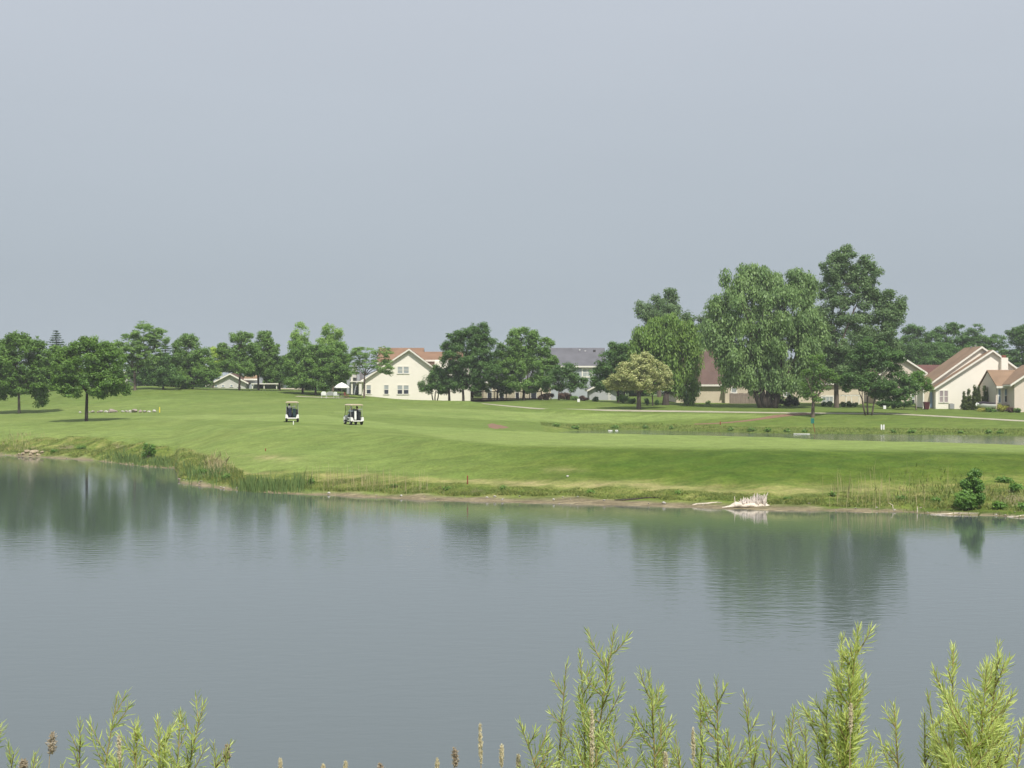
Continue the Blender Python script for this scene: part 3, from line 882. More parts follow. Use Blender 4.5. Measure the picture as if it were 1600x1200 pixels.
MB().box(PX(737, D), PX(739.5, D), D + .3, D + .45, zf, PZ(604, D)).build('pergola_post', M['deck'], dk, org)
MB().box(PX(845, D), PX(849, D), D + 1.5, D + 2.2, zf - .5, PZ(610, D)).build('corner_pier', M['siding_beige'], dk, org)

# --- brown roofed house right of centre
D = 196.0
org = (PX(1110, D), D, PZ(633, D))
H5 = empty('brown_roof_house', org, 'single-storey house with tall dark brown roof between the two willows', 'house')
eaveside(H5, org, D, 10, 1056, 1134, 545, 600.5, 645, 'siding_beige', 'roof_brown', run=5.2)
gable(H5, org, D - .6, 6.0, (1131, 599.5), (1151, 584.5), (1171, 599.5), 645, 'siding_beige', 'roof_brown', over=.35, wl=1133, wr=1169)
window(H5, PX(1078, D), PX(1084.5, D), PZ(612.6, D), PZ(604.8, D), D + .4, 1, 1, 'glass_blue', 'glass_blue', .14, org)
window(H5, PX(1087, D), PX(1093.5, D), PZ(612.6, D), PZ(604.8, D), D + .4, 1, 1, 'glass_blue', 'glass_blue', .14, org)
MB().box(PX(1077, D), PX(1094, D), D + .22, D + .39, PZ(617, D), PZ(614.2, D)).build('flower_box', M['siding_pink'], H5, org)
window(H5, PX(1142.2, D), PX(1149, D), PZ(613, D), PZ(606, D), D - .6, 1, 1, 'glass_pale', 'glass_pale', .16, org)
MB().box(PX(1070, D), PX(1074, D), D + .3, D + .39, PZ(631, D), PZ(607, D)).build('door', M['glass_blue'], H5, org)
# wooden fence
D = 193.5
org = (PX(1165, D), D, PZ(632, D))
fn = empty('wooden_fence', org, 'weathered grey-brown board fence beside the foot of the big willow', 'fence')
x0, x1 = PX(1140.5, D), PX(1190, D)
mb = MB(); nb = 28
for k in range(nb):
    a = x0 + (x1 - x0) * k / nb; b = x0 + (x1 - x0) * (k + 1) / nb
    zt = PZ(614.5, D) + random.uniform(-.03, .05)
    mb.box(a + .008, b - .008, D - random.uniform(0, .02), D + .02, PZ(636, D), zt)
tag(mb.build('board', M['fence_wood'], fn, org), kind='stuff')
for k in range(4):
    a = x0 + (x1 - x0) * k / 3
    MB().box(a - .05, a + .05, D + .03, D + .13, PZ(636, D), PZ(615, D)).build('post', M['fence_wood'], fn, org)
for q in (618, 629):
    MB().box(x0, x1, D + .022, D + .06, PZ(q, D) - .04, PZ(q, D) + .04).build('rail', M['fence_wood'], fn, org)

# --- beige low house behind hedge, with white pergola
D = 199.0
org = (PX(1285, D), D, PZ(634, D))
H6 = empty('beige_bungalow', org, 'low beige bungalow glimpsed behind the rounded dark hedges', 'house')
eaveside(H6, org, D, 9, 1192, 1352, 578, 598, 645, 'siding_beige', 'roof_brown', run=4.0)
window(H6, PX(1226, D), PX(1237, D), PZ(619, D), PZ(608.5, D), D + .4, 2, 2, 'glass_pale', 'glass_pale', .16, org)
window(H6, PX(1286, D), PX(1302, D), PZ(628, D), PZ(620, D), D + .4, 3, 1, 'glass_pale', 'glass_pale', .2, org)
mb = MB()
D = 196.0
org2 = (PX(1335, D), D, PZ(636, D))
pg = empty('white_pergola', org2, 'white pergola frame beside the forked tall tree trunk', 'pergola')
for a in (1322, 1330.5, 1342):
    MB().box(PX(a, D) - .06, PX(a, D) + .06, D - .06, D + .06, PZ(638, D), PZ(619, D)).build('post', M['trim'], pg, org2)
MB().box(PX(1319, D), PX(1345, D), D - .1, D + .1, PZ(619, D), PZ(617.6, D)).build('beam', M['trim'], pg, org2)
MB().box(PX(1319, D), PX(1345, D), D + 2.4, D + 2.6, PZ(619, D), PZ(617.6, D)).build('beam', M['trim'], pg, org2)
for a in (1321, 1327, 1333, 1339, 1344):
    MB().box(PX(a, D) - .04, PX(a, D) + .04, D - .3, D + 2.8, PZ(617.5, D), PZ(616.7, D)).build('rafter', M['trim'], pg, org2)

# --- gabled house behind the three-stemmed tree
D = 200.0
org = (PX(1415, D), D, PZ(638, D))
H7 = empty('maroon_roof_house', org, 'pink-cream gabled house with maroon roof half hidden by the three-stemmed tree', 'house')
gable(H7, org, D, 9.0, (1366, 590), (1406, 555), (1448, 582), 648, 'siding_pink', 'roof_maroon', wl=1369, wr=1441)
eaveside(H7, org, D + 2.5, 9, 1430, 1500, 570, 584, 640, 'siding_pink', 'roof_maroon', run=3.6)
window(H7, PX(1395, D), PX(1402, D), PZ(632, D), PZ(618, D), D, 1, 2, 'glass_pale', 'glass', .15, org)
window(H7, PX(1424, D), PX(1429, D), PZ(632, D), PZ(616, D), D, 1, 2, 'glass_pale', 'glass', .15, org)

# --- main cream double-gabled house at right
D = 184.0
org = (PX(1510, D), D, PZ(640, D))
H8 = empty('double_gable_house', org, 'large cream house with two long sloping gables at right', 'house')
gable(H8, org, D, 1.0, (1457.5, 606.5), (1550, 546.5), (1592.5, 577.5), 650, 'siding_cream', 'roof_tan', over=.35, wl=1462, wr=1590)
DB = D + 1.42
gable(H8, org, DB, 6.5, (1444, 604.5), (1533, 540.8), (1556, 557), 650, 'siding_cream', 'roof_tan', over=.35, wl=1453, wr=1553)
window(H8, PX(1468.2, D), PX(1473.4, D), PZ(628.3, D), PZ(610.6, D), D, 1, 2, 'glass_pink', 'glass_pink', .1, org)
window(H8, PX(1475.6, D), PX(1480.8, D), PZ(628.3, D), PZ(610.6, D), D, 1, 2, 'glass_pink', 'glass_pink', .1, org)
ch = MB().box(PX(1562, D), PX(1572.5, D), D - .65, D - .003, PZ(606, D), PZ(559, D)).build('chimney', M['siding_cream'], H8, org)
MB().box(PX(1563.5, D), PX(1570, D), D - .5, D - .1, PZ(559, D) + .005, PZ(555, D)).build('chimney_cap', M['brick'], ch, org)
for (a, b) in [(1517, 545), (1524, 543)]:
    y = DB + 3.5
    MB().lathe((PX(a, y), y, PZ(b + 3, y)), [(.09, 0), (.09, .5), (.15, .52), (.15, .62)], 8).build('roof_vent', M['metal_grey'], H8, org)
MB().box(PX(1446, D), PX(1461.8, D), D + 1.0, D + 1.3, PZ(645, D), PZ(606, D)).build('porch_wall', M['siding_beige'], H8, org)
MB().box(PX(1442.5, D), PX(1444.3, D), D + .1, D + .25, PZ(645, D), PZ(607, D)).build('porch_post', M['trim'], H8, org)
MB().box(PX(1431.5, D), PX(1433, D), D + .1, D + .25, PZ(645, D), PZ(609, D)).build('porch_post', M['trim'], H8, org)
MB().box(PX(1456.5, D), PX(1460.5, D), D + .92, D + .99, PZ(637, D), PZ(611, D)).build('door', M['glass_blue'], H8, org)
zz = hz(PX(1447.5, 181), 181)
bn = empty('trash_bin', (PX(1447.5, 181), 181, zz), 'dark red wheeled trash bin by the porch of the double-gabled house', 'trash bin')
MB().add([(-.26, -.26, .05), (.26, -.26, .05), (.26, .26, .05), (-.26, .26, .05), (-.34, -.34, .9), (.34, -.34, .9), (.34, .34, .9), (-.34, .34, .9)],
         [(3, 2, 1, 0), (4, 5, 6, 7), (0, 1, 5, 4), (1, 2, 6, 5), (2, 3, 7, 6), (3, 0, 4, 7)]).build('body', M['bin_red'], bn, bevel=.02)
MB().prism([(-.36, .902), (.36, .902), (.30, 1.0), (-.30, 1.0)], -.36, .38).build('lid', M['bin_red'], bn)
for sx in (-1, 1):
    MB().lathe((sx * .24 - .03, .27, .1), [(.1, 0), (.1, .06)], 10, 'X').build('wheel', M['rubber'], bn)
zz = hz(PX(1486.5, 182.5), 182.5)
ac = empty('air_conditioner', (PX(1486.5, 182.5), 182.5, zz), 'grey box air conditioner against the cream gable wall', 'air conditioner')
MB().box(-.3, .3, -.3, .3, 0.05, .72).build('cabinet', M['metal_grey'], ac, bevel=.02)
MB().lathe((0, 0, .722), [(.24, 0), (.24, .03), (.05, .05)], 14).build('fan_grille', M['metal_dark'], ac)
for k in range(5):
    MB().box(-.26, .26, -.315, -.302, .14 + k * .11, .2 + k * .11).build('louvre', M['siding_grey'], ac)

# --- tan-roofed house at the right edge
D = 177.0
org = (PX(1590, D), D, PZ(642, D))
H9 = empty('tan_roof_house', org, 'tan-roofed house cut by the right edge of the view', 'house')
eaveside(H9, org, D, 8, 1557, 1640, 578, 603, 652, 'siding_pink', 'roof_tan', run=3.6, over=.5)
mb = MB(); x0 = PX(1557, D)
gable(H9, org, D - 2.2, 5.5, (1577, 600.5), (1624, 569), (1671, 600.5), 652, 'siding_pink', 'roof_tan', over=.4, wl=1585, wr=1665)
window(H9, PX(1572, D), PX(1579.5, D), PZ(628, D), PZ(608, D), D + .5, 1, 2, 'glass_blue', 'glass', .12, org)
window(H9, PX(1562, D), PX(1565.5, D), PZ(629, D), PZ(608, D), D + .5, 1, 2, 'glass_blue', 'glass_blue', .1, org)
window(H9, PX(1596.5, D), PX(1606, D), PZ(628, D), PZ(608, D), D - 2.2, 1, 2, 'glass_blue', 'glass', .14, org)
MB().box(PX(1566.5, D), PX(1583, D), D - .5, D + .48, PZ(633.5, D), PZ(632, D)).build('porch_step', M['concrete'], H9, org)

# --- house at left behind trees
D = 240.0
org = (PX(385, D), D, PZ(608, D))
H10 = empty('white_gable_house', org, 'whitish house with brown roof and flat porch behind the left trees', 'house')
gable(H10, org, D, 8.0, (322, 602), (360, 583), (389, 598), 620, 'siding_white_shaded', 'roof_brown', wl=327, wr=384)
eaveside(H10, org, D + .8, 9, 381, 404, 579, 591.5, 620, 'siding_bluegrey', 'roof_tan', run=3.6)
MB().box(PX(395, D), PX(441, D), D - 1.5, D + 5, PZ(600.5, D), PZ(599, D)).build('porch_roof', M['trim'], H10, org)
MB().box(PX(404.5, D), PX(440, D), D + 2.0, D + 4.6, PZ(620, D), PZ(600.6, D)).build('garage_wall', M['siding_bluegrey'], H10, org)
for a in (396, 414, 433.5):
    MB().box(PX(a, D), PX(a + 1.3, D), D - 1.3, D - 1.15, PZ(618, D), PZ(600.6, D)).build('porch_post', M['trim'], H10, org)
for a in (336, 347, 360, 372):
    window(H10, PX(a, D), PX(a + 3.5, D), PZ(604, D), PZ(601.8, D), D, 1, 1, 'glass_pale', 'glass_blue', .08, org)
MB().box(PX(442, D), PX(480, D), D - 3, D - 2.8, PZ(622, D), PZ(606.5, D)).build('low_wall', M['siding_pink'], H10, org)
# --- house at far left
D = 246.0
org = (PX(60, D), D, PZ(615, D))
H11 = empty('tan_house', org, 'pale house with tan roof barely showing through the leftmost trees', 'house')
gable(H11, org, D, 8.0, (28, 592), (62, 570), (96, 592), 625, 'siding_beige', 'roof_tan', wl=32, wr=92)
for a in (47, 72):
    window(H11, PX(a, D), PX(a + 6, D), PZ(606, D), PZ(597, D), D, 1, 2, 'glass_pale', 'glass', .12, org)
D = 244.0
org = (PX(200, D), D, PZ(600, D))
H12 = empty('white_house', org, 'small white house showing behind the trunk of the tall airy tree on the rise', 'house')
gable(H12, org, D, 7.0, (188, 586), (206, 574), (224, 586), 612, 'siding_white_shaded', 'roof_tan', wl=190, wr=222)
window(H12, PX(199, D), PX(203, D), PZ(598, D), PZ(591, D), D, 1, 2, 'glass_pale', 'glass', .1, org)
#@@PART2@@
# ------------------------------------------------------------------ trees
def unit(n):
    v = rng.normal(size=(n, 3)); return v / np.linalg.norm(v, axis=1)[:, None]

def leaf_quads(c, nrm, size, aspect=0.6, hang=None):
    """pointed leaf-clump faces: centres c, normals nrm, lengths size"""
    n = len(c)
    if hang is None:
        t = unit(n)
    else:
        t = hang
    t = t - nrm * np.sum(t * nrm, 1)[:, None]
    t /= np.linalg.norm(t, axis=1)[:, None] + 1e-9
    b = np.cross(nrm, t)
    s = size[:, None]
    k = rng.uniform(-.15, .15, (n, 1))
    fold = nrm * s * rng.uniform(-.12, .12, (n, 1))
    v = np.stack([c - t * s * .5, c + b * s * aspect * .5 + t * s * k + fold, c + t * s * .5, c - b * s * aspect * .5 + t * s * k + fold], 1)
    return v.reshape(-1, 3), np.arange(4 * n).reshape(n, 4)

def crown_mesh(name, lobes, leaf=0.32, dens=4.0, puff=(0.45, 0.95), flat=0.75, up=0.55, aspect=.62, hang=0.0, hlen=0.0, shell=.38, tw=.5, gap=1.0):
    """lobes: (x,y,z,rx,ry,rz) in metres. returns mesh"""
    L_ = np.array(lobes, float)
    area = L_[:, 3] * L_[:, 5] * math.pi
    tot = int(1.15 * dens * area.sum() / (leaf * leaf * aspect * .5))
    pr_m = (puff[0] + puff[1]) / 2
    npf = max(8, int(gap * 2.2 * (L_[:, 3] * L_[:, 5]).sum() * 1.6 / (pr_m ** 2)))
    npf = min(npf, 2600)
    pw = (L_[:, 3] * L_[:, 5] * L_[:, 4]) ** .55
    li = rng.choice(len(L_), npf, p=pw / pw.sum())
    d = unit(npf)
    rr = rng.uniform(0, 1, npf) ** shell
    pr = rng.uniform(puff[0], puff[1], npf) * np.where(rng.uniform(0, 1, npf) < .35, .5, 1.0)
    rr = np.where(rng.uniform(0, 1, npf) < .07, rr * rng.uniform(1.05, 1.3, npf), rr)
    R = np.maximum(L_[li, 3:6] - pr[:, None] * .55, L_[li, 3:6] * .35)
    pc = L_[li, :3] + d * rr[:, None] * R
    pt = rng.uniform(0, 1, npf)
    w_ = pr ** 2
    k = rng.choice(npf, tot, p=w_ / w_.sum())
    dd = unit(tot)
    rad = rng.uniform(0, 1, tot) ** .45
    off = dd * (rad * pr[k])[:, None]
    off[:, 2] *= flat
    c = pc[k] + off
    if hang > 0:
        c[:, 2] -= rng.uniform(0, 1, tot) ** 1.3 * hang * (.5 + pt[k])
    nr_ = dd * .55 + d[k] * .35 + np.array([0, 0, up]) + unit(tot) * .75
    nr_ /= np.linalg.norm(nr_, axis=1)[:, None]
    sz = leaf * rng.uniform(.55, 1.35, tot)
    hv = None
    if hlen > 0:
        hv = np.array([0, 0, -1.0]) + unit(tot) * .28 + dd * np.array([.25, .25, 0])
        nr_ = dd * np.array([1, 1, .2]) + unit(tot) * .6 + np.array([0, 0, .25]); nr_ /= np.linalg.norm(nr_, axis=1)[:, None]
        sz = sz * hlen
    v, q = leaf_quads(c, nr_, sz, aspect / (hlen if hlen else 1), hv)
    tint = np.clip(tw * pt[k] + (1 - tw) * rng.uniform(0, 1, tot), 0, 1)
    return fast_mesh(name, v, q, tint)

def limb(mb, a, b, r0, r1, bow=.12, n=5, sides=7):
    a, b = Vector(a), Vector(b)
    L_ = (b - a).length
    o = Vector((random.uniform(-1, 1), random.uniform(-1, 1), random.uniform(-.2, .6))) * L_ * bow
    pts, rad = [], []
    for i in range(n):
        t = i / (n - 1)
        pts.append(a + (b - a) * t + o * math.sin(math.pi * t) * (1 - t * .3))
        rad.append(r0 + (r1 - r0) * t ** .8)
    mb.tube(pts, rad, sides, cap=True)
    return pts

TREES = []
def tree(name, cat, label, base, lobes, leafm, bark='bark', D=None, d0=150, d1=232, tr=0.16, stems=None, fork=None,
         group=None, dy=0.0, depth=.9, trunks=1, sub=True, **kw):
    """base: trunk foot in pixels (its distance is where the ground shows there unless D is given);
    lobes: (px, py, rx, ry[, dy]) crown masses in pixels at the tree's distance"""
    if D is None: D = ground(base[0], base[1], d0, d1)
    bx = PX(base[0], D); bz = hz(bx, D)
    root = empty(name, (bx, D, bz), label, cat, group)
    s = D / F
    Lb = []
    for lo in lobes:
        cx, cy, rx, ry = lo[:4]
        off = lo[4] if len(lo) > 4 else random.uniform(-.25, .25) * rx * s
        ryd = max(rx * s * depth, .6)
        rx *= 1.08; ry *= 1.03
        Lb.append(((cx - 800) * s - bx, off, PZ(cy, D) - bz, rx * s, ryd, ry * s))
    if sub:
        # break every mass into smaller overlapping ones so that the outline is uneven
        L2 = []
        for (x, y, z, a, b, c) in Lb:
            L2.append((x, y, z, a * .9, b * .9, c * .9))
            m_ = 13
            for k in range(m_):
                u = unit(1)[0] * np.array([1, .55, 1]); u = u / np.linalg.norm(u)
                q = random.uniform(.22, .42)
                L2.append((x + u[0] * a * (1 - q) * 1.16, y + u[1] * b * (1 - q), z + u[2] * c * (1 - q) * 1.12, a * q, b * q, c * q))
        Lc = L2
    else: Lc = Lb
    cr = crown_mesh('crown', Lc, **kw)
    mb = MB()
    zc = min(l[2] - l[5] * .6 for l in Lb)
    zc = max(zc, .6)
    fx = fork if fork is not None else zc
    top = Vector((0, 0, max(fx, .5)))
    big = sorted(Lb, key=lambda l: -l[3] * l[5])[:7]
    if trunks == 1:
        lean = random.uniform(-.12, .12)
        top = Vector((lean, 0, top.z))
        mb.tube([(0, 0, -.3), (0, 0, .05), (lean * .3, 0, top.z * .45), top], [tr * 1.5, tr * 1.18, tr, tr * .85], 9)
        feet = [top]
    else:
        feet = []
        for k in range(trunks):
            sx = (k - (trunks - 1) / 2)
            sp = stems if stems else 0.9
            f = Vector((sx * sp * .45, random.uniform(-.3, .3), -.2))
            t2 = Vector((sx * sp + random.uniform(-.1, .1), random.uniform(-.4, .4), top.z + random.uniform(-.1, .5)))
            mb.tube([f, f * .5 + t2 * .5 + Vector((random.uniform(-.08, .08), 0, 0)), t2], [tr * 1.2, tr, tr * .8], 7)
            feet.append(t2)
    for i, l in enumerate(big):
        st = min(feet, key=lambda f: abs(f.x - l[0]))
        c_ = Vector(l[:3])
        pts = limb(mb, st - Vector((0, 0, .1)), c_, tr * .6, tr * .22, .08)
        for k in range(5):
            u = unit(1)[0]
            e_ = c_ + Vector((u[0] * l[3], u[1] * l[4], abs(u[2]) * l[5] * .9 - l[5] * .15)) * .85
            limb(mb, pts[random.choice((2, 3, 4))], e_, tr * .2, tr * .06, .08, 4, 5)
    mb.build('trunk', M[bark], root, smooth=True)
    link('crown', cr, L[leafm], root)
    TREES.append(root)
    return root

MAP = dict(leaf=.24, dens=2.9, puff=(.32, .72), up=.6)
AIRY = dict(leaf=.22, dens=1.6, puff=(.35, .7), flat=.42, up=.8, aspect=.5)
# left group
tree('maple_tree', 'tree', 'bushy maple cut by the left edge, Y-shaped pale trunk', (30, 646),
     [(30, 562, 50, 38), (-12, 570, 42, 42), (70, 560, 30, 34), (30, 595, 52, 24), (0, 596, 38, 28), (68, 592, 26, 24), (64, 622, 11, 13), (58, 612, 16, 12), (25, 534, 26, 16)],
     'maple', 'bark_pale', d0=140, d1=190, tr=.17, fork=2.6, **MAP)
tree('maple_tree', 'tree', 'round dark maple on a straight thin trunk, nearest to the left shore', (135, 658),
     [(140, 566, 44, 38), (112, 580, 32, 32), (172, 578, 30, 32), (140, 600, 54, 22), (98, 604, 18, 16), (184, 600, 18, 20), (135, 545, 28, 20), (112, 556, 22, 20), (170, 552, 20, 18)],
     'maple', 'bark_dark', d0=125, d1=175, tr=.17, fork=3.2, **MAP)
tree('locust_tree', 'tree', 'tall airy pale green tree on the left rise with straight trunk', (211, 610),
     [(232, 522, 26, 18), (205, 538, 28, 20), (250, 530, 18, 18), (225, 552, 34, 20), (200, 566, 24, 16), (243, 560, 20, 18), (186, 545, 14, 12), (222, 508, 12, 7)],
     'locust', 'bark', d0=195, d1=226, tr=.2, **AIRY)
tree('small_tree', 'tree', 'low dark bushy tree right of the airy tree on the rise', (255, 609),
     [(255, 582, 22, 20), (240, 590, 18, 14), (268, 588, 18, 15), (256, 566, 15, 14)], 'dark', 'bark_dark', d0=195, d1=226, tr=.14, leaf=0.222, dens=2.48, puff=(.35, .7))
tree('ash_tree', 'tree', 'round medium green tree with dark bushy foot on the left rise', (301, 608),
     [(298, 552, 29, 27), (278, 568, 22, 26), (318, 572, 20, 28), (300, 590, 36, 17), (295, 532, 15, 11), (278, 590, 20, 15), (326, 588, 14, 16)], 'mid', 'bark_dark', d0=195, d1=226, tr=.16, **MAP)
tree('shade_tree', 'tree', 'spreading tree in front of the whitish gabled house, rounded crown', (374, 610),
     [(372, 545, 28, 24), (352, 560, 18, 20), (394, 555, 18, 22), (372, 572, 30, 13), (378, 528, 18, 9)], 'mid', 'bark', d0=196, d1=226, tr=.16, **MAP)
tree('shade_tree', 'tree', 'taller tree right of the whitish gable, crown stepping down rightwards', (404, 610),
     [(415, 528, 12, 11), (410, 548, 24, 18), (402, 572, 28, 18), (425, 545, 14, 9), (420, 575, 16, 14)], 'mid', 'bark', D=222, tr=.17, **MAP)
tree('shade_tree', 'tree', 'dark low-crowned tree between the flat porch and the dense green clump', (437, 611),
     [(435, 572, 18, 18), (420, 582, 14, 16), (446, 585, 12, 18)], 'dark', 'bark_dark', D=224, tr=.16, **MAP)
tree('yellow_green_tree', 'tree', 'small yellow-green tree in the gap left of the whitish house', (333, 606),
     [(336, 562, 15, 16), (330, 580, 14, 14), (340, 550, 9, 8)], 'yellow', 'bark', D=229, tr=.1, leaf=0.222, dens=2.23, puff=(.35, .7))
tree('silver_maple', 'tree', 'left of the two pale green upright tree tops', (473, 614),
     [(470, 520, 16, 16), (474, 545, 22, 20), (462, 540, 10, 18), (478, 575, 22, 25)], 'light', 'bark', D=228, tr=.2, leaf=0.222, dens=1.98, puff=(.4, .75), up=.4)
tree('silver_maple', 'tree', 'right of the two pale green upright tree tops, slightly taller', (520, 614),
     [(520, 518, 16, 16), (516, 540, 22, 20), (530, 538, 9, 16), (515, 570, 22, 25)], 'light', 'bark', D=228, tr=.2, leaf=0.222, dens=1.98, puff=(.4, .75), up=.4)
tree('shade_tree', 'tree', 'dense green tree below the left pale top, left of the patio', (473, 616),
     [(478, 568, 34, 26), (458, 578, 18, 28), (480, 592, 36, 16), (470, 548, 22, 16), (496, 560, 20, 24)], 'mid', 'bark_dark', D=213, tr=.16, **MAP)
tree('shade_tree', 'tree', 'dense green tree below the right pale top, beside the white umbrella', (493, 617),
     [(515, 566, 32, 26), (534, 572, 16, 24), (508, 593, 34, 17), (520, 546, 22, 16)], 'mid', 'bark_dark', D=211, tr=.16, **MAP)
tree('locust_tree', 'tree', 'open spreading tree with forked trunk against the cream gable wall', (569, 617),
     [(575, 551, 26, 11), (560, 560, 16, 12), (597, 549, 16, 9), (575, 570, 28, 9), (600, 575, 16, 8), (558, 577, 12, 10), (600, 562, 12, 7), (607, 583, 9, 5)],
     'locust', 'bark', D=205, tr=.13, leaf=0.192, dens=1.30, puff=(.3, .6), flat=.4, up=.8, aspect=.5)
# centre group
tree('crabapple_tree', 'tree', 'low wide dark tree with thin stems, leftmost below the cream gable', (680, 628),
     [(680, 595, 20, 20), (668, 604, 12, 13), (694, 596, 14, 20), (684, 582, 14, 12)], 'dark', 'bark_dark', D=206, tr=.09, fork=1.3, trunks=3, stems=.45, leaf=0.207, dens=2.23, puff=(.35, .7))
tree('shade_tree', 'tree', 'small dark tree with curved trunk between the low tree and the tallest centre tree', (702, 629),
     [(703, 592, 22, 18), (690, 600, 14, 14), (716, 598, 16, 15)], 'dark', 'bark_dark', D=205, tr=.17, fork=2.0, **MAP)
tree('oak_tree', 'tree', 'tallest tree of the centre group, pointed top right of the gabled house', (724, 629),
     [(748, 516, 16, 15), (735, 530, 26, 18), (710, 532, 16, 14), (730, 556, 40, 22), (745, 580, 34, 22), (705, 566, 18, 16), (762, 545, 16, 22), (700, 545, 9, 12), (730, 598, 26, 14)],
     'dark', 'bark_dark', D=204, tr=.18, **MAP)
tree('oak_tree', 'tree', 'broad full tree above the dark red deck, second tall crown of the centre group', (818, 625),
     [(815, 530, 28, 18), (805, 548, 28, 20), (845, 538, 18, 16), (825, 565, 42, 22), (795, 580, 26, 22), (845, 585, 28, 22), (820, 600, 36, 13), (855, 565, 16, 18)],
     'mid', 'bark_dark', D=206, tr=.2, **MAP)
tree('shade_tree', 'tree', 'dark tree filling the gap between the two tallest centre crowns', (777, 625),
     [(776, 585, 20, 24), (765, 600, 18, 14), (786, 603, 18, 13)], 'dark', 'bark_dark', D=208.5, tr=.13, **MAP)
tree('plum_tree', 'tree', 'dull dark tree with low crown in front of the grey-roofed house', (873, 628),
     [(880, 592, 26, 18), (865, 600, 20, 16), (902, 598, 18, 16), (885, 578, 18, 11)], 'dark', 'bark', D=202, tr=.12, leaf=0.222, dens=1.98, puff=(.35, .75))
tree('shade_tree', 'tree', 'dark green tree covering the right end of the grey roof', (966, 630),
     [(952, 565, 22, 22), (975, 560, 24, 24), (945, 585, 20, 18), (945, 600, 20, 14), (972, 592, 28, 18), (965, 545, 16, 12)], 'dark', 'bark_dark', D=196, tr=.18, **MAP)
tree('lilac_tree', 'tree', 'tree covered in creamy yellow blossom with a thick dark trunk', (998, 634),
     [(1000, 574, 28, 19), (975, 592, 24, 15), (1028, 592, 22, 14), (1000, 595, 34, 15), (958, 600, 14, 10), (1040, 602, 12, 9), (1002, 560, 16, 9), (985, 582, 26, 18), (1018, 580, 26, 18), (1000, 604, 30, 10)],
     'cream', 'bark', D=180, tr=.28, fork=2.2, leaf=0.222, dens=2.85, puff=(.35, .65), up=.9, flat=.7, tw=.15)
tree('young_tree', 'tree', 'small green tree just right of the thick blossom tree trunk', (1020, 632),
     [(1022, 600, 13, 12), (1015, 606, 10, 10)], 'shrub', 'bark_dark', D=186, tr=.08, leaf=0.192, dens=2.11, puff=(.3, .6))
# willows and cottonwoods
tree('cottonwood_tree', 'tree', 'distant upright grey-green top behind the weeping willow', (1030, 628),
     [(1043, 468, 14, 17), (1035, 490, 34, 22), (1052, 462, 7, 12), (1003, 478, 9, 10), (1028, 475, 12, 18), (1008, 485, 13, 16), (1050, 485, 10, 18), (1030, 505, 32, 22), (1025, 540, 30, 30)], 'cotton', 'bark', D=228, tr=.3, leaf=0.266, dens=2.11, puff=(.45, .9), up=.45)
tree('cottonwood_tree', 'tree', 'distant ragged grey-green tree in the notch between the two willows', (1085, 625),
     [(1075, 498, 10, 12), (1095, 500, 12, 14), (1110, 498, 8, 12), (1090, 525, 28, 20), (1100, 560, 30, 28)], 'cotton', 'bark', D=226, tr=.3, leaf=0.266, dens=2.11, puff=(.45, .9), up=.45)
tree('weeping_willow', 'willow', 'smaller weeping willow with trailing curtains, right of the blossom tree', (1040, 633),
     [(1045, 508, 34, 20), (1012, 520, 24, 18), (1075, 525, 22, 24), (1040, 545, 48, 26), (1000, 545, 18, 20), (1085, 565, 12, 34), (1072, 600, 20, 24), (1050, 580, 30, 22), (1030, 528, 30, 18)],
     'weeping', 'bark_dark', D=188, tr=.42, leaf=0.311, dens=2.60, puff=(.5, .9), hang=1.4, hlen=1.5, aspect=.5, up=.3)
tree('willow_tree', 'willow', 'largest broad willow with massive rounded crown and several dark stems', (1200, 636),
     [(1176, 428, 24, 15), (1152, 452, 22, 24), (1196, 446, 30, 24), (1245, 430, 15, 18), (1256, 452, 18, 28), (1132, 432, 6, 8), (1130, 490, 28, 32), (1170, 485, 44, 40), (1225, 485, 44, 40),
      (1115, 525, 22, 30), (1160, 535, 46, 38), (1215, 540, 50, 44), (1265, 520, 26, 44), (1140, 570, 26, 26), (1185, 585, 36, 24), (1235, 590, 34, 26), (1268, 565, 22, 34), (1205, 575, 20, 24)],
     'willow', 'bark_dark', D=180, tr=.42, trunks=5, stems=.8, fork=2.2, leaf=0.311, dens=2.85, puff=(.6, 1.15), hang=1.0, hlen=1.3, aspect=.55, up=.45, tw=.6)
tree('cottonwood_tree', 'tree', 'tallest tree, upright cottonwood leaning right with sky gaps and a forked grey trunk', (1307, 637),
     [(1318, 402, 17, 16), (1302, 418, 20, 20), (1335, 425, 18, 20), (1355, 412, 12, 14), (1362, 432, 14, 22), (1312, 445, 32, 26), (1345, 462, 26, 24), (1300, 482, 26, 26), (1332, 500, 26, 16),
      (1372, 466, 15, 14), (1392, 480, 20, 18), (1376, 498, 26, 20), (1400, 498, 13, 18), (1365, 518, 30, 18), (1290, 515, 22, 24), (1292, 455, 12, 16), (1318, 540, 38, 24), (1295, 560, 26, 26), (1325, 580, 30, 20), (1348, 440, 16, 18), (1388, 465, 9, 14), (1408, 475, 8, 14), (1325, 392, 7, 10), (1308, 398, 6, 10), (1378, 540, 28, 18), (1345, 565, 40, 22)],
     'cotton', 'bark', D=184, tr=.30, fork=5.0, leaf=0.266, dens=2.9, puff=(.42, .85), up=.45, tw=.55, gap=1.5)
tree('young_tree', 'tree', 'slim tree with open top standing by the path next to the green sign', (1270, 652),
     [(1278, 562, 14, 12), (1282, 582, 22, 13), (1268, 600, 18, 12), (1292, 602, 16, 12), (1275, 618, 20, 12), (1298, 588, 12, 10), (1258, 585, 10, 8)],
     'maple', 'bark', d0=152, d1=180, tr=.2, fork=1.8, leaf=0.200, dens=1.61, puff=(.35, .65), flat=.55, up=.8)
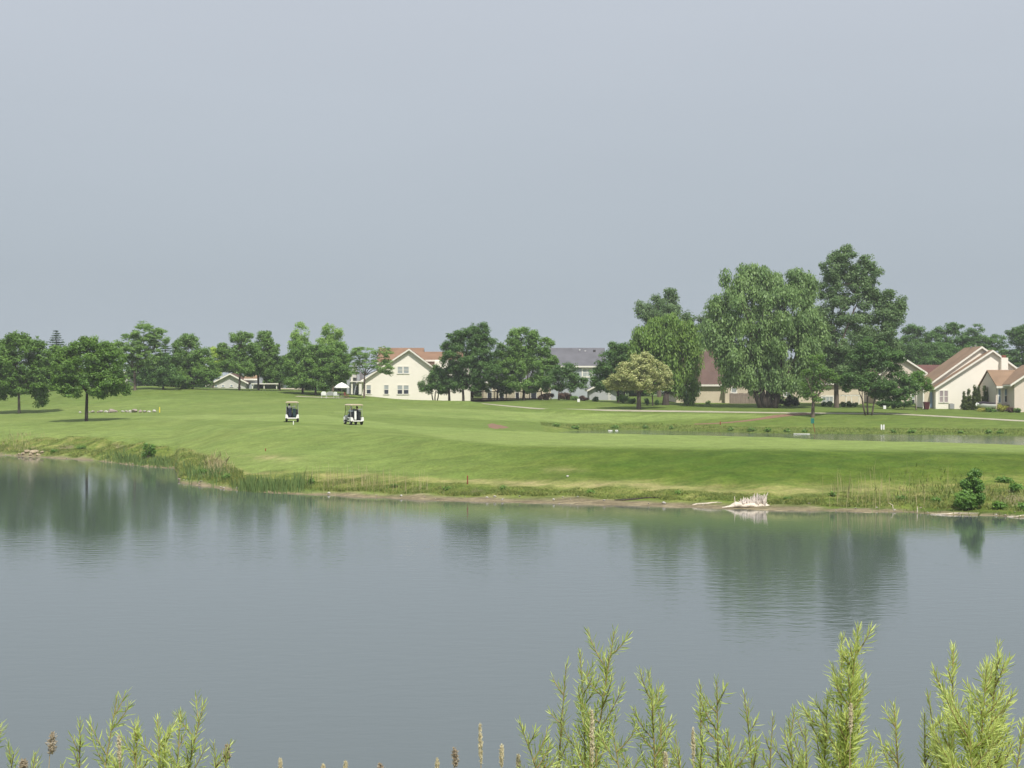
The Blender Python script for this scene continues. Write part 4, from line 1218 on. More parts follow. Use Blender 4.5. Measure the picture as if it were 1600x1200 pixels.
tree('serviceberry_tree', 'tree', 'wide low tree on three slim leaning trunks beside the path', (1357, 649),
     [(1362, 545, 26, 17), (1345, 562, 26, 18), (1385, 562, 26, 18), (1340, 588, 28, 20), (1372, 590, 34, 22), (1402, 590, 24, 22), (1395, 612, 26, 18), (1362, 606, 30, 14), (1420, 606, 16, 18), (1328, 600, 14, 14)],
     'dark', 'bark', d0=152, d1=180, tr=.1, trunks=3, stems=.75, fork=1.8, leaf=0.237, dens=2.60, puff=(.4, .85), flat=.6, up=.7)
tree('young_tree', 'tree', 'small bright green tree on a thin pole trunk at the corner of the double-gabled house', (1431.5, 638),
     [(1432, 590, 14, 11), (1440, 598, 14, 12), (1424, 604, 12, 14), (1448, 606, 9, 7)], 'shrub', 'bark', D=178, tr=.07, leaf=0.192, dens=1.86, puff=(.3, .6), up=.7)
# trees beyond the houses on the right
BG = dict(leaf=0.296, dens=2.11, puff=(.5, 1.0), up=.7, flat=.6)
tree('background_tree', 'tree', 'leftmost of the dark trees beyond the double-gabled house, next to the tall cottonwood', (1430, 600),
     [(1430, 528, 24, 20), (1412, 545, 18, 22), (1450, 535, 22, 20), (1435, 562, 36, 24), (1424, 513, 12, 6)], 'dark', 'bark_dark', D=262, **BG)
tree('background_tree', 'tree', 'tallest-topped tree with a ragged sprig beyond the twin gables', (1490, 600),
     [(1492, 512, 16, 8), (1472, 518, 14, 9), (1485, 532, 30, 18), (1500, 545, 34, 22), (1470, 560, 32, 24), (1507, 520, 8, 7)], 'dark', 'bark_dark', D=266, **BG)
tree('background_tree', 'tree', 'tree with a separate small tuft on top, above the right end of the ridge', (1535, 600),
     [(1525, 514, 11, 8), (1532, 535, 22, 14), (1545, 555, 26, 24), (1560, 535, 16, 12), (1520, 550, 18, 18)], 'dark', 'bark_dark', D=262, **BG)
tree('background_tree', 'tree', 'dark tree filling the upper right edge beyond the tan roof', (1595, 600),
     [(1590, 525, 18, 14), (1605, 520, 26, 12), (1590, 550, 30, 26), (1620, 550, 30, 30), (1575, 560, 18, 18)], 'dark', 'bark_dark', D=258, **BG)
# lower fill beyond the houses
for (px, py, rx, ry, lf, lab) in [
    (232, 576, 30, 24, 'dark', 'low dark tree mass behind the airy left tree'),
    (288, 578, 34, 26, 'dark', 'low dark tree behind the round tree on the rise'),
    (425, 578, 26, 24, 'mid', 'tree behind the flat porch roof of the whitish house'),
    (385, 566, 34, 18, 'mid', 'tree directly behind the roof of the whitish house'),
    (722, 578, 46, 30, 'dark', 'dark tree behind the tallest centre tree'),
    (800, 575, 40, 30, 'dark', 'dark tree behind the cream house with the deck'),
    (975, 575, 30, 34, 'dark', 'dark tree rising behind the blossom tree'),
    (1390, 560, 40, 34, 'dark', 'dark tree behind the maroon-roofed house'),
    (1345, 540, 34, 34, 'cotton', 'grey-green tree behind the tall cottonwood trunk'),
    (1270, 520, 26, 44, 'willow', 'tree in the notch between broad willow and cottonwood'),
    (1440, 560, 40, 30, 'dark', 'dark tree beyond the maroon ridge'),
    (1500, 560, 50, 26, 'dark', 'wide dark tree right behind the twin gables'),
    (168, 582, 24, 24, 'mid', 'tree just behind the near round maple on its right'),
    (100, 580, 30, 26, 'mid', 'tree between the two left maples, farther back'),
    (8, 585, 30, 26, 'mid', 'tree behind the maple at the left edge'),
    (530, 592, 16, 16, 'dark', 'dark tree behind the white umbrella'),
    (865, 585, 20, 22, 'dark', 'dark tree left of the grey-roofed wall'),
    (925, 592, 14, 14, 'dark', 'dark tree below the grey roof eave'),
    (1000, 600, 22, 16, 'dark', 'dark tree seen under the blossom tree'),
    (1280, 588, 30, 26, 'dark', 'dark tree behind the low beige bungalow'),
    (1345, 580, 34, 22, 'dark', 'dark tree behind the white pergola')]:
    D = 240 + random.uniform(-3, 8)
    tree('background_tree', 'tree', lab, (px, py + ry), [(px, py, rx, ry), (px - rx * .5, py + 4, rx * .6, ry * .8), (px + rx * .5, py + 3, rx * .6, ry * .8), (px, py + ry * .7, rx * .9, ry * .6)], lf, 'bark_dark', D=D, tr=.14, leaf=0.281, dens=2.23, puff=(.45, .9))

for k in range(26):
    px = -110 + 70 * k + random.uniform(-12, 12)
    tp = random.uniform(580, 590)
    if 40 < px < 420: tp += 2
    names_ = ['leftmost', 'second', 'third', 'fourth', 'fifth', 'sixth', 'seventh', 'eighth', 'ninth', 'tenth', 'eleventh', 'twelfth', 'thirteenth', 'fourteenth', 'fifteenth', 'sixteenth',
              'seventeenth', 'eighteenth', 'nineteenth', 'twentieth', 'twenty-first', 'twenty-second', 'twenty-third', 'twenty-fourth', 'twenty-fifth', 'rightmost']
    tree('distant_tree', 'tree', names_[k] + ' from the left in the farthest row of low trees beyond the houses', (px, 610), [(px, tp + 14, 30, 14), (px - 22, tp + 20, 20, 14), (px + 22, tp + 18, 20, 14), (px, tp + 26, 36, 12)],
         'dark', 'bark_dark', D=288 + random.uniform(-8, 8), tr=.2, group='farthest row of trees beyond the houses', leaf=.42, dens=1.6, puff=(.5, .9))

# spruces
def spruce(px, top, base, D, label, wpx):
    s = D / F
    bx = PX(px, D); bz = hz(bx, D)
    root = empty('spruce_tree', (bx, D, bz), label, 'spruce')
    H = PZ(top, D) - bz; R = wpx * s
    MB().tube([(0, 0, -.2), (0, 0, H * .5), (0, 0, H * .97)], [.16, .1, .02], 7).build('trunk', M['bark_dark'], root)
    cs, ns, hs, zs = [], [], [], []
    tiers = int(H / .38)
    for i in range(tiers):
        f = i / tiers
        z = .6 + (H - .6) * f
        r = R * (1 - f) ** .85 + .12
        for k in range(int(9 * (1 - f) + 5)):
            a = random.uniform(0, 2 * math.pi); rr = r * random.uniform(.75, 1.12)
            for q in np.linspace(.1, 1, max(4, int(rr / .13))):
                for _ in range(3):
                    cs.append((math.cos(a) * rr * q + random.uniform(-.09, .09), math.sin(a) * rr * q + random.uniform(-.09, .09), z - rr * .28 * q + random.uniform(-.1, .08) + .25 * q * q * rr))
                    hs.append((math.cos(a) + random.uniform(-.5, .5), math.sin(a) + random.uniform(-.5, .5), random.uniform(-.3, .5)))
    cs = np.array(cs); hs = np.array(hs)
    n = len(cs)
    nr_ = np.array([0, 0, 1.0]) + unit(n) * .7; nr_ /= np.linalg.norm(nr_, axis=1)[:, None]
    v, q = leaf_quads(cs, nr_, rng.uniform(.22, .42, n), .45, hs)
    link('crown', fast_mesh('crown', v, q, rng.uniform(0, 1, n)), L['spruce'], root)
spruce(88, 514, 600, 236, 'dark spruce tip rising behind the two left maples', 46)
spruce(259, 527, 600, 238, 'thin spruce tip right of the airy tree on the rise', 26)
spruce(246, 560, 606, 232, 'low blue spruce on the rise in the gap between the airy and round trees', 16)
spruce(272, 580, 606, 230, 'short blue spruce at the foot of the round tree on the rise', 15)

# shrubs
def shrub(name, cat, label, px, base, D, rx, ry, leafm, group=None, cone=False, leaf=.14, dens=5.0, blobs=None, puff=(.18, .36)):
    s = D / F
    bx = PX(px, D); bz = hz(bx, D)
    root = empty(name, (bx, D, bz), label, cat, group)
    a, c = rx * s, ry * s
    if cone:
        lobes = []
        for i in range(9):
            f = i / 9
            r = a * (1 - f ** 1.6) * (.8 + .2 * math.sin(f * 3)) + .05
            lobes.append((random.uniform(-.04, .04), random.uniform(-.04, .04), .15 + 2 * c * f * .96, r, r, max(.3, 2 * c / 9)))
    elif blobs:
        lobes = [(x * s, random.uniform(-.3, .3) * w_ * s, z * s, w_ * s, w_ * s * .85, h_ * s) for x, z, w_, h_ in blobs]
    else:
        lobes = [(0, 0, c * .95, a * .85, a * .8, c * .85)]
        for k in range(5):
            t = random.uniform(0, 2 * math.pi)
            lobes.append((math.cos(t) * a * .5, math.sin(t) * a * .4, c * random.uniform(.5, 1.25), a * .5, a * .5, c * .5))
    cr = crown_mesh('foliage', lobes, leaf=leaf, dens=dens, puff=puff, up=.5 if not cone else .1, flat=.9 if not cone else 1.3, gap=.8)
    mb = MB()
    for k in range(5):
        t = k * 1.3
        limb(mb, (math.cos(t) * .04, math.sin(t) * .04, -.1), (math.cos(t) * a * .45, math.sin(t) * a * .45, c * 1.1), .03, .008, .05, 4, 5)
    mb.build('stem', M['bark_dark'], root)
    link('foliage', cr, L[leafm], root)
    return root
AG = 'pointed evergreens along the cream gable wall'
for (px, top, wd, lab) in [(1506.5, 612.5, 6.5, 'short pointed evergreen, leftmost before the cream wall'), (1513.5, 608, 7.5, 'second evergreen from the left with a thin tip'),
                          (1523, 600.5, 6.5, 'tall narrow evergreen left of centre in the row'), (1529, 603, 5, 'narrow evergreen pressed against its taller left neighbour'),
                          (1539, 600.5, 7, 'tallest full evergreen, right of the gap in the row'), (1545, 604.5, 5.5, 'narrow evergreen second from the right end'), (1550, 605, 6, 'rightmost pointed evergreen of the row')]:
    D = 180.5
    zb = hz(PX(px, D), D); h = (PZ(top, D) - zb) / (D / F) / 2
    shrub('arborvitae', 'evergreen', lab, px, 638, D, wd, h, 'arbor', AG, cone=True, leaf=.16, dens=6, puff=(.14, .26))
shrub('hedge_bush', 'hedge', 'nearly black rounded hedge beside the willow stems, narrower of the two', 1219, 637, 186, 9.5, 10.5, 'hedge', None, leaf=.15, dens=7)
shrub('hedge_bush', 'hedge', 'nearly black boxy hedge, wider of the two beside the willow', 1236, 637, 185, 13, 10.5, 'hedge', None, leaf=.15, dens=7,
      blobs=[(0, 10, 12, 10), (-5, 9, 8, 9), (6, 12, 7, 8), (7, 6, 6, 6), (-6, 5, 6, 5)])
for px, wd, hh, lab in [(1286, 5.5, 4.6, 'clipped round bush, leftmost of the row left of the forked trunk'), (1297, 6, 5, 'clipped round bush, just left of the forked cottonwood trunk'),
                     (1316, 5, 4.6, 'clipped round bush just right of the forked cottonwood trunk'), (1325.5, 5.2, 5.2, 'clipped round bush between the pergola posts'),
                     (1336, 5.2, 5, 'clipped round bush, rightmost of the row by the pergola')]:
    shrub('round_bush', 'bush', lab, px, 637, 187, wd, hh, 'dark', 'clipped bushes along the bungalow')
shrub('round_bush', 'bush', 'dark round bush at the left end of the pale grey garage wall', 930, 628, 198, 7.5, 4.5, 'dark')
shrub('round_bush', 'bush', 'light green bush at the right end of the grey garage wall', 973, 630, 194, 11, 7.5, 'shrub')
shrub('round_bush', 'bush', 'darker green bush right of the light green one, left of the blossom tree trunk', 987, 631, 192, 9, 5.5, 'dark')
shrub('round_bush', 'bush', 'small conical green bush between blossom tree and young tree', 1011, 633, 188, 3.2, 6, 'dark')
shrub('round_bush', 'bush', 'small green bush left of the willow trunk with yellow wall behind', 1026, 633, 188, 4, 4.5, 'dark')
shrub('round_bush', 'bush', 'narrow leafy bush against the left corner of the beige wall', 1072.5, 634, 187.5, 4, 9, 'mid')
shrub('round_bush', 'bush', 'tiny green tuft at the foot of the beige house wall', 1106, 634, 192, 3.2, 2.2, 'mid')
shrub('purple_bush', 'bush', 'dark purple low bush left of the garage, widest', 843 + 12, 626, 203, 15, 6.5, 'purple')
shrub('purple_bush', 'bush', 'dark purple low bush right of the wide one', 884, 628, 202, 13, 7, 'purple')
shrub('purple_bush', 'bush', 'dark purple rounded bush next to the dark green garage bush', 913, 628, 200, 8.5, 5, 'purple')
shrub('round_bush', 'bush', 'dull green bush among the purple ones', 898, 629, 199, 6.5, 4.2, 'mid')
shrub('flower_bush', 'bush', 'yellow-green low bush in front of the white boat', 1534, 641, 176, 7.5, 2.6, 'goldshrub')
shrub('flower_bush', 'bush', 'olive rounded bush right of the white boat', 1548, 642, 174.5, 9.5, 3.2, 'mid')
shrub('flower_bush', 'bush', 'tall yellow-green bush before the tan-roofed house', 1567, 640, 175, 9.5, 7.5, 'goldshrub')
shrub('flower_bush', 'bush', 'reddish flower bush before the right corner house', 1579, 642, 173.5, 6, 4.5, 'purple')
shrub('flower_bush', 'bush', 'green bush with yellow flowers at the far right of the bed', 1589, 642, 173, 8, 4.5, 'mid')
shrub('round_bush', 'bush', 'low dark shrub at the cottonwood side of the dark three-stemmed tree', 1410, 637, 182, 22, 8.5, 'dark')
shrub('round_bush', 'bush', 'dark shrub under the left side of the three-stemmed tree crown', 1385, 637, 184, 18, 9, 'dark')
# shore shrubs
D = ground(1516, 797, 62, 80)
shrub('shore_shrub', 'shrub', 'dark green leafy shrub on the right bank at the waterline', 1515, 797, D, 24, 30, 'shrub', leaf=.11, dens=7.5, puff=(.14, .32),
      blobs=[(2, 34, 18, 24), (0, 20, 20, 18), (-10, 18, 15, 15), (10, 22, 14, 16), (4, 50, 11, 11), (-4, 40, 9, 12), (14, 38, 8, 10), (-16, 10, 10, 10), (0, 8, 18, 8), (9, 58, 5, 5)])
D = ground(232, 716, 105, 130)
shrub('shore_shrub', 'shrub', 'small leafy sapling shrub on the left bank of the cove', 232, 716, D, 12, 13, 'shrub', leaf=.13, dens=3.6, puff=(.14, .3),
      blobs=[(-4, 18, 5, 7), (5, 15, 7, 7), (0, 8, 9, 8), (-6, 8, 6, 6), (9, 9, 4, 5)])
for k, (px, dd, rx, ry, lf, lab) in enumerate([(488, 3.2, 7, 7, 'shrub', 'green weed tuft on the bank among the reeds left of the dry stalks'), (618, 3.4, 8, 5, 'mid', 'weed tuft on the bank left of the rusty stake'),
        (696, 3.0, 6, 5, 'shrub', 'upright weed tuft closest to the rusty stake'), (785, 3.6, 9, 4, 'mid', 'low weed tuft on the bank right of the rusty stake'), (925, 3.2, 10, 4, 'shrub', 'low weed tuft above the widest mud'),
        (1060, 3.4, 8, 4, 'mid', 'weed tuft on the bank left of the bleached stump'), (1232, 2.8, 8, 5, 'mid', 'weed tuft just right of the bleached stump'), (1300, 3.6, 7, 6, 'shrub', 'weed tuft where the pale stalks begin on the right bank'),
        (1408, 3.2, 9, 6, 'mid', 'weed tuft among the pale stalks of the right bank'), (1462, 3.0, 9, 7, 'shrub', 'weed tuft left of the dark shore shrub'), (350, 3.5, 10, 8, 'mid', 'bushy weeds on the point behind its stony tip'),
        (318, 5.5, 9, 8, 'shrub', 'green weeds on the inner side of the point'), (128, 4.5, 9, 5, 'mid', 'weed tuft on the left cove bank'), (85, 3.0, 8, 4, 'shrub', 'low weeds right of the collapsed bank')]):
    D = shoreD(px) + dd
    shrub('weed_clump', 'weeds', lab, px, 760, D, rx, ry * .6, lf, 'weed tufts on the near bank', leaf=.11, dens=2.2, puff=(.1, .26))
for (px, py, rx, ry, lab) in [(1588, 770, 14, 15, 'tall dark weeds at the right edge of the near bank'), (1560, 796, 14, 10, 'green weed clump right of the shore shrub at the waterline'),
                              (1600, 798, 14, 13, 'weed clump at the waterline in the right corner'), (1570, 752, 16, 6, 'low weed mound above the bare soil patch')]:
    D = ground(px, py, 62, 92)
    shrub('weed_clump', 'weeds', lab, px, py, D, rx, ry * .6, 'shrub', leaf=.12, dens=3.6, puff=(.12, .28))
ords = ['leftmost', 'second', 'third', 'fourth', 'fifth', 'sixth', 'seventh', 'eighth', 'ninth', 'tenth', 'eleventh', 'twelfth', 'thirteenth', 'fourteenth', 'rightmost']
weeds_ = sorted([(960, 672, 7, 3), (1010, 673, 8, 3.5), (1050, 673, 6, 3), (1142, 676, 6, 3.2), (1175, 677, 10, 4), (1200, 678, 7, 4.5), (1230, 678, 8, 3.2), (1258, 679, 6, 3),
                         (1395, 680, 6, 3), (1425, 681, 8, 3.5), (1545, 683, 6, 4.5), (1563, 684, 6, 4.5), (1500, 682, 6, 3), (900, 671, 9, 3.5), (870, 670, 7, 3)])
for wi, (px, py, rx, ry) in enumerate(weeds_):
    Df = float(np.interp(px, gp, [0] * 0 + list(np.interp(gp, cpx, tabD[:, 16])))) + 1.2
    shrub('pond_weed', 'weeds', ('' if wi in (0, 14) else '') + ords[wi] + (' from the left' if 0 < wi < 14 else '') + ' of the weed tufts behind the back pond', px, py, Df, rx, ry * .75, 'mid', 'weed tufts along the back pond', leaf=.2, dens=3.0, puff=(.15, .35))

# ------------------------------------------------------------------ grasses (one mass each)
def blades(name, pts, h, wdt, leafm, lean=.3, label=None, cat='grass', tintr=(0, 1), kind='stuff'):
    """pts (n,2) ground points; h (n,) heights"""
    n = len(pts)
    z = hzv(pts[:, 0], pts[:, 1])
    a = rng.uniform(0, math.pi, n)
    bx, by = np.cos(a), np.sin(a)
    lx, ly = rng.normal(0, lean, n) * h, rng.normal(0, lean, n) * h
    w_ = wdt * rng.uniform(.7, 1.3, n)
    base = np.stack([pts[:, 0], pts[:, 1], z - .03], -1)
    side = np.stack([bx * w_, by * w_, np.zeros(n)], -1) * .5
    mid = base + np.stack([lx * .35, ly * .35, h * .55], -1)
    tip = base + np.stack([lx, ly, h], -1)
    v = np.stack([base - side, base + side, mid + side * .8, tip, mid - side * .8], 1).reshape(-1, 3)
    q = np.arange(5 * n).reshape(n, 5)
    o = link(name, fast_mesh(name, v, q, rng.uniform(tintr[0], tintr[1], n)), L[leafm])
    tag(o, label, cat, None, kind)
    return o
def band_pts(n, pa, pb, da, db, clump=.8, dens_fn=None):
    """scatter between the waterline (+da) and the bank top (+db)"""
    px = rng.uniform(pa, pb, n); f = rng.uniform(0, 1, n)
    S_ = np.interp(px, gp, SH) + da; B_ = np.interp(px, gp, BK) + db
    D = S_ + (B_ - S_) * f
    x = (px - 800) / F * D
    m_ = fsum(x, D, 1.3, 3) + rng.normal(0, .5, n) > -clump
    return np.stack([x[m_], D[m_]], -1), f[m_]
p, f = band_pts(80000, 276, 1720, 1.5, -.6)
keep = (p[:, 1] - np.interp(p[:, 0] / p[:, 1] * F + 800, gp, SH)) > 2.1 * np.interp(p[:, 0] / p[:, 1] * F + 800, [276, 450, 620, 720, 1130, 1210, 1320, 1600], [.7, .6, .65, 1.0, 1.0, .75, .6, .6])
p, f = p[keep], f[keep]
blades('bank_grass', p, rng.uniform(.06, .24, len(p)) * (1.15 - .7 * f) * (.55 + .5 * np.abs(fsum(p[:, 0], p[:, 1], .9, 6))), .028, 'grass', .6, 'rough green grass fringing the near bank of the fairway')
p, f = band_pts(40000, -60, 277, 1.2, 1.0, .1)
blades('bank_grass', p, rng.uniform(.04, .20, len(p)) * (1.2 - .6 * f), .04, 'grass', .6, 'rough green grass on the left cove bank')
p, f = band_pts(7000, 283, 380, 2.2, 0, .5)
blades('bank_grass', p, rng.uniform(.06, .26, len(p)), .035, 'grass', .5, 'tall lush grass on the tip of the point')
# reeds, dry stems
def gauss_pts(n, c, sp, dd, dsp):
    px = rng.normal(c, sp, n); D = np.interp(px, gp, SH) + dd + rng.normal(0, dsp, n)
    return np.stack([(px - 800) / F * D, D], -1)
p = np.concatenate([gauss_pts(560, 395, 14, .9, .7), gauss_pts(320, 430, 16, 1.3, .8), gauss_pts(160, 468, 10, 2.2, .9)])
blades('cattail_reeds', p, rng.uniform(.3, 1.0, len(p)), .04, 'reed', .12, 'dense blue-green reeds at the foot of the point', 'reeds')
p = np.concatenate([gauss_pts(500, 205, 20, 1.8, 1.0), gauss_pts(260, 252, 10, 1.5, 1.0), gauss_pts(160, 300, 12, 4.5, 2.0), gauss_pts(160, 335, 14, 5.0, 2.0)])
blades('cattail_reeds', p, rng.uniform(.3, .8, len(p)), .05, 'reed', .18, 'green reeds along the left cove', 'reeds')
p = np.concatenate([gauss_pts(120, 555, 32, 3.8, 1.2), gauss_pts(60, 520, 22, 3.4, 1.2), gauss_pts(40, 590, 20, 3.4, 1.2), gauss_pts(40, 640, 25, 3.2, 1.0)])
blades('dry_stalks', p, rng.uniform(.4, 1.35, len(p)), .018, 'dry', .07, 'pale dry grass stalks standing on the bank left of centre', 'dry grass')
p = np.concatenate([gauss_pts(60, 1320, 22, 3.8, 1.4), gauss_pts(70, 1370, 26, 3.6, 1.6), gauss_pts(50, 1440, 30, 4.0, 1.8)])
blades('dry_stalks', p, rng.uniform(.4, 1.4, len(p)), .018, 'dry', .07, 'pale dry grass stalks on the right part of the near bank', 'dry grass')
p = np.concatenate([gauss_pts(420, 338, 10, 10, 2.5), gauss_pts(200, 30, 20, 7, 4)])
blades('dry_stalks', p, rng.uniform(.2, .7, len(p)), .03, 'dry', .3, 'tan dry grass at the edge of the left bank', 'dry grass')
p = gauss_pts(1800, 1500, 60, 5, 2.5)
blades('bank_grass', p, rng.uniform(.1, .34, len(p)), .035, 'grass', .4, 'taller grass around the right shore shrub')
# far bank fringe of the back pond
px = rng.uniform(845, 1750, 16000)
W_ = np.interp(px, cpx, tabD[:, 18 - 2]) if False else np.interp(px, cpx, tabD[:, 16])
D = W_ + rng.uniform(0, 4.5, len(px))
p = np.stack([(px - 800) / F * D, D], -1)
blades('pond_grass', p, rng.uniform(.05, .20, len(p)), .05, 'grass', .5, 'rough grass along the far bank of the back pond', tintr=(0, .75))
# ------------------------------------------------------------------ rocks and shoreline debris
def rock(name, x, y, r, m, label, cat='rock', group=None, flat=.6, seed=0, sink=.25):
    me = bpy.data.meshes.new(name)
    import bmesh
    bm = bmesh.new()
    bmesh.ops.create_icosphere(bm, subdivisions=2, radius=1)
    rs = random.Random(seed)
    pl = [(Vector((rs.gauss(0, 1), rs.gauss(0, 1), rs.gauss(0, 1))).normalized(), rs.uniform(.55, .9)) for _ in range(9)]
    sx, sy = rs.uniform(.8, 1.35), rs.uniform(.7, 1.1)
    for v in bm.verts:
        for n_, d_ in pl:
            q = v.co.dot(n_)
            if q > d_: v.co -= n_ * (q - d_)
        v.co.x *= sx * r; v.co.y *= sy * r; v.co.z *= flat * r
    bm.to_mesh(me); bm.free()
    o = link(name, me, m)
    o.location = (x, y, hz(x, y) + r * flat * (1 - sink) * .8)
    o.rotation_euler = (0, 0, rs.uniform(0, 6.28))
    return tag(o, label, cat, group)
RL = 'heap of pale rocks behind the near round maple'
rocks = [(125, 2.6, 'rock_white', 'lone white rock left of the near maple trunk'), (140, 2, 'rock', 'small tan rock right beside the near maple trunk'), (145, 3, 'rock', 'tan rock second right of the near maple trunk'),
         (153, 2.6, 'rock_pink', 'pinkish rock in the left rock group, low'), (158, 3.6, 'rock', 'larger tan rock left of the white one'), (166, 3.4, 'rock_white', 'whitish rock in the middle of the left group'),
         (174, 5.4, 'rock_pink', 'largest pinkish rock, right end of the left group'), (181, 3, 'rock_pink', 'small rock at the foot of the largest pinkish one'), (192, 3, 'rock_white', 'white rock starting the right group'),
         (198, 3.4, 'rock', 'tan rock second in the right group'), (204, 3.8, 'rock_white', 'white rock just left of the tallest rock'), (211, 5.0, 'rock_pink', 'tallest grey-pink rock of the right group'),
         (219, 4.2, 'rock_pink', 'brownish rock right of the tallest one'), (226, 3, 'rock', 'small tan rock near the right end'), (233, 2.8, 'rock_white', 'small white rock near the yellow stake'), (241, 4, 'rock_white', 'flat white rock nearest the yellow stake')]
for i, (px, r, m_, lab) in enumerate(rocks):
    D = ground(px, 644.5, 130, 182) + random.uniform(-.5, .5)
    rock('rock', PX(px, D), D, r * D / F, M[m_], lab, 'rock', RL, .72, i)
DR = ground(190, 644.5, 130, 182)
rs = random.Random(5)
SG = 'small pale stones along the muddy waterline'
for i in range(46):
    px = rs.choice([rs.uniform(-10, 270), rs.uniform(285, 372), rs.uniform(470, 1130), rs.uniform(600, 1130), rs.uniform(1210, 1600)])
    D = shoreD(px) + rs.uniform(.2, 2.0 if px > 276 else 1.0)
    rock('stone', PX(px, D), D, rs.uniform(.04, .10), M[rs.choice(['rock', 'rock', 'rock_pink', 'rock_white'])], 'small pale stone on the muddy waterline', 'stone', SG, .6, 100 + i)
for px, dd, r, lab in [(514, 1.0, .16, 'white stone at the water below the dry stalks'), (627, .9, .13, 'white stone on the mud left of the rusty stake'), (865, 1.0, .15, 'white stone on the wide mud strip left of centre'),
                    (887, 6.6, .13, 'white stone lying on the tan grass edge'), (1038, 1.0, .17, 'bright white stone on the mud left of the bleached stump'), (773, 1.6, .13, 'whitish stone on the mud right of the rusty stake'),
                    (280, .5, .2, 'dark stone at the very tip of the point')]:
    D = shoreD(px) + dd
    rock('stone', PX(px, D), D, r * .62, M['rock_white'] if 'dark' not in lab else M['rock_pink'], lab, 'stone', None, .8, int(px))
for k, (px, dd, rr, lab) in enumerate([(36, .8, .26, 'flat tan clod at the left end of the collapsed bank'), (42, 1.5, .34, 'upper tan clod on the left of the collapsed bank'), (48, 1.0, .30, 'tan clod low in the middle of the collapsed bank'),
                                  (54, 1.8, .42, 'biggest tan clod of the collapsed left bank'), (60, 1.1, .30, 'tan clod low on the right of the collapsed bank'), (66, 2.0, .24, 'small clod at the upper right of the collapsed bank'),
                                  (30, .5, .20, 'small clod at the waterline left of the collapsed bank')]):
    D = shoreD(px) + dd
    rock('clod', PX(px, D), D, rr, M['clod'], lab, 'clod', None, .5, 300 + k)

# bleached stump on its slab
D = shoreD(1172) + 1.15
sx = PX(1172, D); bz = 0.0
st = empty('bleached_stump', (sx, D, bz), 'bleached whitish stump with jagged fringe of roots lying at the waterline', 'stump')
s = D / F
prof = [(-44, .5), (-38, 2), (-30, 5), (-24, 9.5), (-19, 10.5), (-14, 9), (-6, 10), (4, 9.5), (14, 8.5), (24, 7.5), (31, 4.5), (34, .5)]
V_, Q_ = [], []
xs = np.linspace(-44, 34, 60); na = 14
ph = np.interp(xs, [a for a, b in prof], [b for a, b in prof])
for i, x in enumerate(xs):
    for k in range(na):
        a = 2 * math.pi * k / na
        hgt = ph[i] * s * .5
        wob_ = 1 + .07 * math.sin(x * .35 + 3 * a) + .05 * math.sin(x * .9 + a * 2)
        V_.append((x * s, math.cos(a) * (hgt * 1.5 + .12) * wob_, hgt * .75 + math.sin(a) * hgt * wob_ * 1.02 + .03))
for i in range(len(xs) - 1):
    for k in range(na):
        Q_.append((i * na + k, (i + 1) * na + k, (i + 1) * na + (k + 1) % na, i * na + (k + 1) % na))
link('log', fast_mesh('log', V_, Q_, smooth=True), M['driftwood'], st)
mb = MB(); rs = random.Random(3)
for k in range(420):
    fx = rs.uniform(-14, 23)
    hmax = np.interp(fx, [-14, -10, -6, -4, 0, 3, 8, 12, 16, 20, 23], [8, 15, 14, 21, 17, 18, 22, 19, 22, 21, 15])
    tuft = 1 - .42 * abs(math.sin(fx * .62 + .4)) ** 1.5 + .1 * math.sin(fx * 1.7)
    hh = max(7, hmax * (tuft if rs.random() < .6 else tuft * .8) * 1.08 + rs.uniform(-5, 1)) * s
    yy = rs.uniform(-.22, .35)
    ln = rs.gauss(.03, .13)
    p0 = Vector((fx * s, yy, .12)); p2 = Vector((fx * s + ln + fx * s * .06, yy * 1.2 + rs.gauss(0, .06), hh))
    pm = (p0 + p2) / 2 + Vector((rs.gauss(0, .03), rs.gauss(0, .03), 0))
    mb.tube([p0, pm, p2], [rs.uniform(.05, .08), rs.uniform(.025, .05), .008], 5)
tag(mb.build('root_fringe', M['driftwood_fan'], st), kind='stuff')
MB().tube([(-23 * s, 0, .2), (-24 * s, 0, .45), (-24.5 * s, 0, .62)], [.035, .02, .01], 6).build('broken_branch', M['driftwood'], st)
# driftwood log along the mud and branch bits
for k, (a, b, dd, rr, lab) in enumerate([(1082, 1128, 1.3, .045, 'half-buried pale log left of the bleached stump'), (1575, 1610, .3, .03, 'pale branch floating at the right shore edge'), (1455, 1530, .2, .03, 'thin pale reed stem lying along the right waterline'),
                                         (960, 1035, 2.0, .05, 'dark root along the top of the mud strip')]):
    D = shoreD((a + b) / 2) + dd
    x0, x1 = PX(a, D), PX(b, D)
    mb = MB(); pts = []
    for i in range(7):
        x = x0 + (x1 - x0) * i / 6
        pts.append((x, D + .12 * math.sin(i * 1.7 + k), max(hz(x, D), 0) + rr * .6))
    mb.tube(pts, [rr * .5, rr, rr, rr * .9, rr * .8, rr * .6, rr * .2], 7)
    tag(mb.build('driftwood', M['driftwood'] if k < 3 else M['bark_dark']), lab, 'driftwood')
for px, dd, h, ln, lab in [(1433.5, .25, .32, 0, 'short pale stick standing in the shallow right of the reeds'), (1396, 1.0, .3, -.25, 'bent pale reed stub on the right mud')]:
    D = shoreD(px) + dd; x = PX(px, D); z = max(hz(x, D), 0)
    tag(MB().tube([(x, D, z - .1), (x + ln * .2, D, z + h * .6), (x + ln, D, z + h)], [.025, .02, .008], 6).build('stick', M['driftwood']), lab, 'stick')

